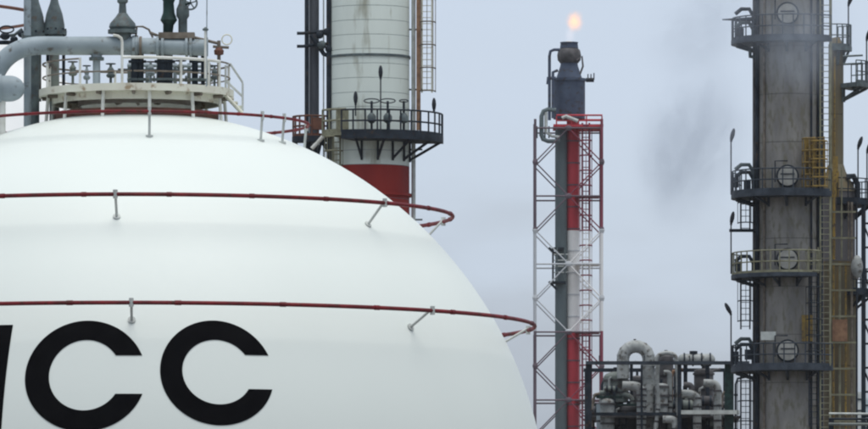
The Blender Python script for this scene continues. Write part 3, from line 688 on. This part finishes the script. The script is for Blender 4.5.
# ladder up the right-hand side
ladder(col, (P(823.5, 0, DC).x, CY - 2.1, 0), Z(-16), .48, M_dullyel, False, .045)
ladder(col, (P(817, 0, DC).x, CY - 2.3, Z(192)), Z(140) - Z(192), .5, M_yellow, True, .05, hoop_step=.45, cage_from=.1, out=-.6)
ladder(col, (P(808, 0, DC).x, CY - 2.0, Z(192)), Z(141) - Z(192), .42, M_yellow, True, .06, hoop_step=.6, cage_from=.1, out=-.5)
for u in (805, 812, 834):
    MB().box(P(u, 160 if u < 820 else 172, DC, -1.85), (5 * s, .06, (36 if u < 820 else 26) * s)).build('guard_panel', M_yellow, col)
ladder(col, (P(812, 0, DC).x, CY - 2.2, Z(276)), Z(250) - Z(276), .45, M_dullyel, True, .04, hoop_step=.5, cage_from=.1, out=-.5)
ladder(col, (P(812, 0, DC).x, CY - 2.2, Z(366)), Z(277) - Z(366), .45, M_dark, True, .035, hoop_step=.8, cage_from=.6, out=-.6)
MB().box(P(806, 330, DC, -1.75), (.55, .06, 1.3)).build('guard_panel', M_yellow, col); MB().box(P(767, 338, DC, -1.9), (.75, .1, .42)).build('nameplate', M_pale, col)
ladder(col, (P(812, 0, DC).x, CY - 2.2, Z(429)), Z(370) - Z(429), .45, M_dark, False, .035)
# caged ladders hanging below the left ends of the platforms
for v0, v1 in ((232, 198), (330, 279), (470, 371), (90 - 18, 48)):
    if v0 == 72: continue
    ladder(col, (P(745, 0, DC).x, CY - .6, Z(v0)), Z(v1) - Z(v0), .45, M_dark, True, .04, hoop_step=1.0, cage_from=.4, out=-.7)
MB().tube([P(729, 231, DC, -.4), P(757, 231, DC, -.4)], .08, 8).build('landing_beam', M_dark, col)
MB().tube([P(722, 20.5, DC, -.5), P(757, 20, DC, -.5)], [.03, .13], 8).build('lifting_beam', M_dark, col)
for v, yy in ((178, 0), (170, .3), (262, 0), (350, 0), (344, .4), (15, 0), (28, .3)):
    MB().tube([P(735, v, DC, -.5 + yy), P(741, v - 5, DC, -.5 + yy), P(749, v - 5, DC, -.5 + yy), P(753, v + 2, DC, -.5 + yy), P(753, v + 14, DC, -.5 + yy)], .1, 8).build('small_pipe', M_valve if yy else M_dark, col, True)
for u, v in ((735, 183), (747, 186), (735, 357), (748, 355), (738, 267), (740, 34)): MB().box(P(u, v, DC, -.4), (.35, .35, .5)).build('valve_box', M_dark, col)
MB().tube([P(750, 50, DC, -.3), P(750, 57, DC, -.3), P(757, 58, DC, -.3)], .1, 8).build('small_pipe', M_valve, col, True)
lg = 'floodlights on poles at the left ends of the column platforms'
lamp('dark floodlight at the second platform down the grey column', 730.5, 196, 136, DC, -.9, (.25, -.1), lg)
lamp('dark floodlight at the third platform down the grey column', 730.5, 275, 219, DC, -.9, (.2, -.1), lg)
lamp('dark floodlight above the lowest platform of the grey column, leaning right', 730.5, 368, 309, DC, -.9, (-.55, -.1), lg)

# ------------------------------------------------------------------ the slimmer column behind it
DN = 506.0; sn = DN / F
ncx = P(836, 900, DN).x
nc = thing('slim_column', (ncx, DN, 0), 'slimmer ochre-streaked column shouldered in behind the grey one at the right edge', 'column')
def ZN(v): return CH + (YH - v) * sn
z = 0
while z < ZN(262): MB().lathe((ncx, DN, 0), [(20 * sn, z + .01), (20 * sn, min(z + 2.5, ZN(262)) - .01)], 48).build('shell_course', M_col2, nc, True); z += 2.5
z = ZN(262)
MB().lathe((ncx, DN, 0), [(19.2 * sn, z), (19.2 * sn, ZN(192))], 48).build('shell_course', M_col2g, nc, True)
MB().lathe((ncx, DN, 0), [(20 * sn, ZN(192)), (17 * sn, ZN(184)), (10 * sn, ZN(172)), (7.5 * sn, ZN(164))], 48).build('shoulder', M_col2, nc, True)
z = ZN(164)
while z < ZN(46): MB().lathe((ncx, DN, 0), [(7.5 * sn, z + .01), (7.5 * sn, min(z + 2.5, ZN(44)) - .01)], 32).build('shell_course', M_col2, nc, True); z += 2.5
MB().lathe((ncx, DN, 0), [(7 * sn, ZN(44)), (4 * sn, ZN(38)), (0.0, ZN(37))], 24).build('cap', M_col2, nc, True)
for u, m_, r in ((832, M_yellow, 1.0), (838, M_dullyel, 1.2), (844, M_yellow, 1.0), (850, M_brown, 1.2), (855, M_dark, 1.0)):
    MB().tube([P(u, 900, DN, -2.1) - Vector((0, 0, P(0, 900, DN).z)), P(u, 268 if u < 850 else 205, DN, -2.1)], r * sn, 8).build('trace_pipe', m_, nc, True)
for u, v0, v1, r_, m_ in ((829.5, 900, -10, .9, M_dullyel), (833, 262, 60, .8, M_yellow), (840, 262, 170, .8, M_dullyel), (847, 262, 205, .9, M_brown), (832, 262, 200, 1.1, M_yellow)):
    a_ = P(u, v0, DN, -2.0); a_.z = max(a_.z, 0) if v0 < 900 else 0
    MB().tube([a_, P(u, v1, DN, -2.0)], r_ * sn, 8).build('trace_pipe', m_, nc, True)
for v in range(215, 430, 26): MB().box(P(841, v, DN, -2.3), (26 * sn, .06, .09)).build('pipe_clip', M_dullyel, nc)
MB().box(P(838, 333, DN, -2.3), (.75, .1, 1.1)).build('guard_panel', M_orange, nc)
MB().box(P(834, 186, DN, -1.2), (.4, .1, 1.3)).build('guard_panel', M_yellow, nc)
MB().tube([P(846, 178, DN, -.6), P(853, 177, DN, -.6), P(857, 185, DN, -.6), P(857, 200, DN, -.6)], .16, 8).build('overhead_pipe', M_dark, nc, True)
MB().tube([P(850, 182, DN, -.2), P(850, 200, DN, -.2)], .2, 8).build('overhead_pipe', M_dark, nc, True)
def nplat(cx_u, v, r0, r1, a0, a1, m=M_dark, **k): return platform(nc, (P(cx_u, 0, DN).x, DN, ZN(v)), r0 * sn, r1 * sn, a0, a1, .22, m, m, npost=9, nbr=3, drop=.6, rr=.03, **k)
nplat(836, 47, 7.6, 16, -20, 170, M_valve); nplat(836, 84, 7.6, 34, 35, 150, M_valve); nplat(836, 202, 20.2, 38, 0, 150); nplat(836, 292, 20.2, 38, 25, 150)
for v in (58, 66): MB().tube([P(842, v, DN, -1.0), P(862, v - 1, DN, -1.0)], .05, 6).build('cross_pipe', M_valve, nc)
MB().tube([P(856, 84, DN, -.8), P(853, 91, DN, -.8), P(850, 84, DN, -.8)], .1, 6).build('cross_pipe', M_valve, nc, True)
MB().ellipsoid(P(855, 270, DN, -2.4), (.30, .30, .6), 16).build('pale_pot', M_insul, nc, True)
ng = 'floodlights on the slim column'
lamp('faint floodlight on the topmost small platform near the upper right edge', 848, 47, 0, DN, -.5, (.35, 0), ng)
lamp('faint floodlight over the second railed platform at the upper right edge', 866, 84, 35, DN, -.7, (.35, 0), ng)
lamp('left one of the two leaning floodlights close together at the right edge', 857, 202, 144, DN, -1.2, (.35, 0), ng)
lamp('right one of the two leaning floodlights close together at the right edge', 866, 202, 148, DN, -1.2, (.4, 0), ng)
# steel upright at the frame edge carrying those platforms
sp = thing('steel_trestle', (P(866, 0, DN).x, DN - 1.0, 0), 'dark steel trestle with cross bars rising along the right edge of the picture', 'trestle')
for u in (862.5, 872): MB().box((P(u, 0, DN).x, DN - 1.2, ZN(205) / 2), (.22, .22, ZN(205))).build('post', M_dark, sp)
for k in range(14): MB().box((P(867, 0, DN).x, DN - 1.2, ZN(225 + 24 * k)), (9 * sn, .1, .1)).build('cross_bar', M_dark, sp)
for k in range(7): MB().tube([P(862, 225 + 48 * k, DN, -1.2), P(872, 249 + 48 * k, DN, -1.2)], .05, 5).build('diagonal', M_dark, sp)
# pipe bridge low at the right
pb = thing('pipe_bridge', (P(850, 0, 480).x, 480, 0), 'grey pipe bridge running off low at the right edge', 'pipe bridge')
for v, r, m_ in ((413.5, 1.1, M_pale), (418.5, 1.2, M_dark), (423.5, 1.5, M_lgrey), (430, 1.8, M_mach)): MB().tube([P(829, v, 480, (v - 413) * .05), P(960, v + 1, 480, (v - 413) * .05)], r * .048, 10).build('pipe', m_, pb, True)
for u in (832, 870, 910, 955):
    p = P(u, 419, 480, .5); MB().box((p.x, p.y + .3, p.z / 2), (.25, .25, p.z)).build('post', M_dark, pb)
for u, v0, m_, lab in ((858, 392, M_insul, 'small pale tank top beyond the pipe bridge, nearer the column'), (866, 398, M_pipe, 'small grey tank top beyond the pipe bridge, at the very edge')):
    c = P(u, v0, 620); t = thing('small_tank', (c.x, c.y, 0), lab, 'tank', 'small tanks beyond the pipe bridge')
    MB().lathe((c.x, c.y, 0), [(.34, 0), (.34, c.z - .2), (.2, c.z)], 20).build('shell', m_, t, True)
    for k in range(3): MB().lathe((c.x, c.y, c.z - .5 - k * .7), [(.34, 0), (.38, 0), (.38, .08), (.34, .08)], 20).build('hoop', M_dark, t)

# ------------------------------------------------------------------ process unit in the middle distance, D = 520
DP = 520.0; sp_ = DP / F
def Q(u, v, dy=0): return P(u, v, DP, dy)
fr = thing('pipe_rack', (Q(660, 0).x, DP, 0), 'dark steel frame with a long top beam across the process unit', 'frame')
def qbox(u0, u1, v0, v1, dy, dep, name, m, parent):
    a = Q(u0, v0, dy); b = Q(u1, v1, dy); return MB().box(((a.x + b.x) / 2, a.y, (a.z + b.z) / 2), (abs(b.x - a.x), dep, abs(a.z - b.z))).build(name, m, parent)
for u, w, dy in ((588, 6, -2), (678.5, 4, -2), (641, 2, -1.5), (728, 9, -2), (588, 4, 5), (678, 4, 5), (728, 4, 5)):
    a = Q(u, 366.5, dy); MB().box((a.x, a.y, a.z / 2), (w * sp_, .3, a.z)).build('post', M_dark if w < 9 else M_green, fr)
qbox(585, 748, 363.6, 366.8, -2.25, .35, 'beam', M_deck, fr); qbox(585, 735, 363.5, 367, 4.75, .3, 'beam', M_dark, fr)
qbox(680, 738, 412.5, 416.5, -2.3, .5, 'beam', M_pale, fr); qbox(591, 676, 414, 417, -1.6, .3, 'beam', M_dark, fr)
qbox(591, 740, 416.5, 418, 2, 6, 'deck', M_mach, fr)
for k, u in enumerate(range(598, 740, 9)): qbox(u, u + .9, 363 if k % 5 else 358, 363.2, -2.4, .08, 'cable_stub', M_dark, fr)
def lam(label, pts, r, m, name='insulated_pipe', cat='pipe', joints=0, dy=0, rad=.6):
    """pipe with rounded corners through pixel points; last point runs to the ground"""
    P3 = [Q(u, v, dy) for u, v in pts]; path = [P3[0]]
    for i in range(1, len(P3) - 1):
        path += bend(P3[i - 1], P3[i], P3[i + 1], min(rad, (P3[i] - P3[i - 1]).length * .48, (P3[i + 1] - P3[i]).length * .48), 8)[1:-1]
    path.append(P3[-1]); e0 = P3[-1].copy(); e0.z = 0
    t = thing(name, e0, label, cat)
    MB().tube(path, r * sp_, 20).build('pipe', m, t, True)
    MB().tube([P3[-1], e0], r * sp_, 16).build('downcomer', m, t, True)
    for k in range(joints):
        c = P3[-2] + (P3[-1] - P3[-2]) * ((k + .5) / joints); d = (P3[-1] - P3[-2]).normalized()
        MB().cone(c - d * .05, c + d * .05, r * sp_ * 1.09, n=20).build('cladding_band', M_mach, t, True)
    return t
# inverted U
u0 = thing('gooseneck_pipe', (Q(636, 0).x, DP, 0), 'fat pale inverted-U pipe arching over the frame beam', 'pipe')
cen = Q(636, 358, .5); pts = [Q(623.5, 378, .5)] + [cen + Vector((-math.cos(t * PI / 16) * 12.8 * sp_, 0, math.sin(t * PI / 16) * 12.2 * sp_)) for t in range(17)] + [Q(648.8, 429, .5), Vector((Q(648.8, 0).x, DP + .5, 0))]
MB().tube(pts, 6.3 * sp_, 24).build('bend', M_insul, u0, True)
for k in range(1, 16, 2):
    t = k * PI / 16; c = cen + Vector((-math.cos(t) * 12.8 * sp_, 0, math.sin(t) * 12.2 * sp_)); d = Vector((math.sin(t), 0, math.cos(t)))
    MB().cone(c - d * .03, c + d * .03, 6.6 * sp_, n=24).build('cladding_band', M_insul, u0, True)
for v in (366, 378, 390, 402, 414): MB().lathe(Q(648.8, v, .5), [(6.3 * sp_, 0), (6.6 * sp_, 0), (6.6 * sp_, .07), (6.3 * sp_, .07)], 24).build('cladding_band', M_insul, u0)
MB().tube([Q(635, 344, .5), Q(635, 338.5, .5)], .07, 8).build('vent', M_dark, u0)
def vessel(label, uc, r, vtop, vbot, m, dy=0, dome=.55, ribs=0, name='vessel', cat='vessel'):
    c = Q(uc, vbot, dy); t = thing(name, (c.x, c.y, 0), label, cat); R = r * sp_; zt_ = Q(uc, vtop, dy).z; zb_ = c.z; dh = R * dome
    MB().lathe((c.x, c.y, 0), [(R, zb_), (R, zt_ - dh)] + [(R * math.cos(k * PI / 16), zt_ - dh + dh * math.sin(k * PI / 16)) for k in range(1, 9)], 32).build('shell', m, t, True)
    MB().lathe((c.x, c.y, 0), [(R * .6, 0), (R * .6, zb_)], 20).build('skirt', M_mach, t, True)
    for k in range(ribs):
        zz_ = zb_ + (zt_ - dh - zb_) * (k + .7) / ribs; MB().lathe((c.x, c.y, zz_), [(R, 0), (R + .06, 0), (R + .06, .1), (R, .1)], 32).build('hoop', M_mach, t)
    MB().cone((c.x, c.y, zt_ - .05), (c.x, c.y, zt_ + .22), R * .22, n=12).build('nozzle', M_dark, t, True)
    return t
vessel('grey-green round-topped vessel just under the left end of the frame beam', 616.5, 12.5, 370, 401, M_lgrey, 1.5, .5, 2)
vessel('small pale domed vessel under the gooseneck, low beside the left post', 607, 7.5, 398, 432, M_insul, -.5, .6, 3)
vessel('stout dark drum standing between the centre post and the gooseneck', 667, 7.5, 352, 412, M_mach, 2.2, .4, 4)
vessel('pale-shouldered narrow vessel just left of the centre post', 661.5, 6.5, 383, 412, M_insul, .2, .3, 3)
vessel('dark tall drum below the pale capsule', 705, 9.8, 366, 412, M_mach, 2.5, .2, 3)
vessel('squat grey vessel low in the middle of the unit', 686, 9.5, 388, 413, M_lgrey, 2.2, .3, 2)
vessel('rusty grey vessel low behind the left elbow pipe', 629, 9, 404, 434, M_mach, 1.2, .3, 3)
# horizontal capsule on top
cp = thing('horizontal_drum', (Q(697, 0).x, DP + 2.5, 0), 'pale horizontal drum with rounded ends lying over the frame beam', 'drum')
a = Q(684, 358.5, 1.0); R = 5.8 * sp_; Lh = 26 * sp_
prof = [(R * math.sin(k * PI / 16), -R * math.cos(k * PI / 16)) for k in range(0, 9)] + [(R * math.cos(k * PI / 16), Lh + R * math.sin(k * PI / 16)) for k in range(0, 9)]
MB().lathe(a, prof, 28, 'X').build('shell', M_insul, cp, True)
for k in range(4): MB().lathe(a, [(R, Lh * k / 3), (R + .05, Lh * k / 3), (R + .05, Lh * k / 3 + .08), (R, Lh * k / 3 + .08)], 28, 'X').build('hoop', M_dark, cp)
MB().cone(Q(694, 353, 1), Q(694, 350, 1), 4 * sp_, n=16).build('hatch', M_dark, cp, True)
for u in (686, 708): qbox(u - 2, u + 2, 362, 372, 1.2, .5, 'saddle', M_dark, cp)
for u in (686, 708): p = Q(u, 372, 1.2); MB().box((p.x, p.y, p.z / 2), (.2, .3, p.z)).build('support_leg', M_dark, cp)
lam('pale banded elbow pipe coming out of the left vessel and dropping straight down', [(622, 387), (641, 387.5), (641, 429)], 4.8, M_insul, joints=7, dy=-1.2, rad=.5)
lam('pale elbow pipe right of the centre post, dropping between the drums', [(679, 395), (696.5, 395.5), (696.5, 429)], 4.2, M_insul, joints=4, dy=-1.4, rad=.45)
lam('stubby pale pipe curving down near the green post', [(703, 384), (717, 384.5), (717, 429)], 4.0, M_insul, joints=3, dy=-1.0, rad=.4)
lam('thin wavy grey pipe running down left of the centre post', [(657, 366), (656, 385), (658, 405), (655, 429)], 2.2, M_insul, joints=2, dy=-1.6, rad=.4)
lam('low pale elbow pipe at the bottom edge below the centre post', [(662, 421), (675, 421), (675, 440)], 3.8, M_insul, joints=1, dy=-1.8, rad=.35)
lam('arched pale pipe bridging from the gooseneck to the capsule over the beam', [(655, 366), (657, 355), (668, 352), (676, 355), (678, 380)], 2.2, M_insul, dy=.2, rad=.5)
lam('slim dark pipe behind the gooseneck opening', [(632, 360), (632, 385), (632, 400)], 1.6, M_dark, dy=1.6, joints=2)
lam('dark pipe rising beside the grey-green vessel', [(644, 372), (644, 392), (643, 410)], 1.4, M_dark, dy=1.9, joints=1)
lam('pale pipe dropping behind the beam right of the gooseneck', [(664, 372), (670, 372), (670, 392), (670, 410)], 2.6, M_insul, dy=.6, joints=3, rad=.3)
lam('grey pipe crossing behind the banded elbow', [(600, 392), (618, 392), (633, 396), (633, 412)], 2.6, M_lgrey, dy=1.0, joints=2, rad=.3)
lam('dark pipe stepping down behind the pale elbow by the centre post', [(684, 384), (692, 384), (692, 404)], 3.0, M_mach, dy=.9, joints=2, rad=.3)
lam('grimy pipe crossing low behind the green post', [(712, 403), (728, 403), (728, 429)], 3.0, M_mach, dy=1.2, joints=2, rad=.3)
lam('dark fat pipe at the bottom edge between the two elbow pipes', [(646, 414), (664, 414), (664, 432)], 4.5, M_mach, dy=1.4, joints=2, rad=.3)
vessel('dark narrow vessel behind the banded elbow pipe', 638.5, 6, 372, 400, M_mach, 3.4, .4, 3)
vessel('dark squat vessel at the right behind the pale stubby pipe', 722, 9, 392, 432, M_mach, 3.0, .4, 3)
vessel('dark squat vessel at the bottom edge below the left vessel', 618, 11, 402, 436, M_mach, 3.2, .4, 3)
vessel('grimy wide vessel low behind the centre post', 672, 12, 404, 438, M_mach, 4.0, .4, 3)
vessel('grey wide vessel low behind the right elbow pipe', 700, 11, 404, 436, M_lgrey, 3.8, .4, 3)
lam('grey pipe standing left of the first elbow', [(598, 405), (598, 415), (598, 429)], 2.0, M_pipe, dy=-1.0, joints=1)
# clutter of small fittings on the unit's lower deck
rnd = random.Random(3)
cl = ['grimy pump casing', 'small dark exchanger', 'boxy actuator', 'stained cable cabinet']
mb = []
hx = [(604, 409, 9, 5), (650, 398, 12, 4), (668, 404, 9, 4), (690, 404, 9, 5), (704, 400, 10, 5), (726, 421, 8, 4), (612, 388, 6, 3), (715, 422, 7, 4), (648, 424, 9, 4), (620, 420, 9, 4)]
labs = ['dark cross-lying exchanger behind the left post', 'dark cross-lying exchanger behind the thin wavy pipe', 'dark cross-lying exchanger at the centre post', 'dark cross-lying exchanger behind the right elbow pipe', 'dark cross-lying exchanger under the capsule drum',
        'dark cross-lying exchanger low beside the green post', 'small dark exchanger against the grey-green vessel', 'dark exchanger at the bottom edge left of the green post', 'dark exchanger at the bottom edge right of the banded elbow', 'dark exchanger at the bottom edge left of the banded elbow']
for (u, v, L_, r), lb in zip(hx, labs):
    dy = .8; c = Q(u - L_, v, dy); t = thing('heat_exchanger', (Q(u, 0).x, DP + dy, 0), lb, 'exchanger', 'heat exchangers in the process unit')
    R = r * sp_; LL = 2 * L_ * sp_
    MB().lathe(c, [(R * .5, -.1), (R * .9, 0), (R, .1), (R, LL * .8)], 20, 'X').build('shell', rnd.choice([M_mach, M_lgrey]), t, True)
    for f_ in (.02, .42, .8): MB().lathe(c, [(R * 1.15, LL * f_), (R * 1.15, LL * f_ + .1)], 20, 'X').build('flange', M_dark, t, True)
    MB().lathe(c, [(R * .9, LL * .85), (R * .8, LL * .95), (R * .3, LL)], 20, 'X').build('channel', M_mach, t, True)
    for f_ in (.2, .7):
        p = c + Vector((LL * f_, 0, 0)); MB().box((p.x, p.y, p.z / 2 - R / 2), (.16, .3, p.z - R)).build('support', M_dark, t)
    MB().tube([c + Vector((LL * .3, 0, R * .8)), c + Vector((LL * .3, 0, R + .35)), c + Vector((LL * .5, 0, R + .45))], .07, 8).build('nozzle', M_insul, t, True)

for i, (u, v0, r_, m_, dy, lb) in enumerate(((594, 392, 1.6, M_brown, 2.6, 'thin rusty pipe just right of the left post'), (603, 376, 1.4, M_dark, 3.0, 'thin dark pipe behind the left vessel'), (652, 374, 1.5, M_brown, 2.8, 'thin brown pipe behind the gooseneck leg'), (672, 370, 1.8, M_orange, 1.4, 'ochre-brown pipe beside the stout drum'),
        (683, 392, 1.5, M_dark, 1.0, 'dark pipe just right of the centre post'), (711, 368, 1.7, M_mach, 3.2, 'grimy pipe at the right of the tall drum'), (722, 392, 1.3, M_brown, .5, 'thin brown pipe by the green post'), (736, 378, 1.2, M_dark, .5, 'thin dark pipe between the green post and the column ladder'))):
    p = Q(u, v0, dy); t = thing('process_pipe', (p.x, p.y, 0), lb, 'pipe', 'thin upright pipes of the process unit')
    MB().tube([(p.x, p.y, 0), p - Vector((0, 0, .3)), p + Vector((.1, 0, 0)), p + Vector((.6, 0, .1))], r_ * sp_, 10).build('pipe', m_, t, True)
    for k in range(4): MB().cone(p - Vector((0, 0, .8 + k * .9)), p - Vector((0, 0, .9 + k * .9)), r_ * sp_ * 1.5, n=10).build('flange', M_dark, t, True)
qbox(594, 676, 391, 393.5, 3.5, .3, 'beam', M_dark, fr); qbox(680, 726, 396, 398, 3.5, .3, 'beam', M_dark, fr)
qbox(594, 640, 404, 406, -.2, .3, 'beam', M_green, fr); qbox(596, 622, 396.5, 399, -.6, .3, 'beam', M_green, fr)
# ------------------------------------------------------------------ smoke drifting in front of the column
def smoke(t, o):
    N, L = t.nodes, t.links
    tc = N.new('ShaderNodeTexCoord'); ln = N.new('ShaderNodeVectorMath'); ln.operation = 'LENGTH'; L.new(tc.outputs['Object'], ln.inputs[0])
    mr = N.new('ShaderNodeMapRange'); mr.interpolation_type = 'SMOOTHSTEP'; mr.inputs[1].default_value = 1.0; mr.inputs[2].default_value = .15; L.new(ln.outputs['Value'], mr.inputs[0])
    ns = N.new('ShaderNodeTexNoise'); ns.inputs['Scale'].default_value = 1.9; ns.inputs['Detail'].default_value = 6; ns.inputs['Roughness'].default_value = .6; ns.inputs['Distortion'].default_value = .8
    L.new(tc.outputs['Object'], ns.inputs['Vector'])
    m2 = N.new('ShaderNodeMapRange'); m2.inputs[1].default_value = .36; m2.inputs[2].default_value = .66; L.new(ns.outputs[0], m2.inputs[0])
    mu = N.new('ShaderNodeMath'); mu.operation = 'MULTIPLY'; L.new(mr.outputs[0], mu.inputs[0]); L.new(m2.outputs[0], mu.inputs[1])
    dn = N.new('ShaderNodeMath'); dn.operation = 'MULTIPLY'; dn.inputs[1].default_value = SMOKE; L.new(mu.outputs[0], dn.inputs[0])
    pv = N.new('ShaderNodeVolumePrincipled'); pv.inputs['Color'].default_value = (.64, .71, .83, 1); L.new(dn.outputs[0], pv.inputs['Density'])
    L.new(pv.outputs[0], o.inputs['Volume'])
SMOKE = .36
M_smoke = volmat('drifting_smoke', smoke)
SMOKE = .17
M_smoke2 = volmat('thin_drifting_smoke', smoke)
for (u, v, ru, rv, rot, dy, lb) in ((698, 120, 70, 110, .25, 14, 'soft grey smoke drifting in the sky left of the grey column'), (712, 10, 90, 60, -.5, 8, 'faint smoke spreading at the top edge between the flare and the grey column'), (792, 62, 66, 74, -.3, -14, 'thin bluish smoke veiling the top of the grey column')):
    sm = MB().ellipsoid((0, 0, 0), (1, 1, 1), 24).build('smoke', M_smoke if dy > 10 else M_smoke2); sm.location = P(u, v, 480, dy); sm.scale = (ru * .048, 4.2, rv * .048); sm.rotation_euler = (0, rot, 0)
    tag(sm, lb, 'smoke', kind='stuff')
# ------------------------------------------------------------------ haze
hz = bpy.data.materials.new('haze_air'); hz.use_nodes = True; t = hz.node_tree; t.nodes.clear()
o = t.nodes.new('ShaderNodeOutputMaterial'); pv = t.nodes.new('ShaderNodeVolumePrincipled'); pv.inputs['Color'].default_value = (.85, .89, .96, 1); pv.inputs['Density'].default_value = .00003
t.links.new(pv.outputs[0], o.inputs['Volume'])
hb = MB().box((0, 5900, 48.5), (26000, 18000, 99)).build('haze', hz); hb['kind'] = 'stuff'
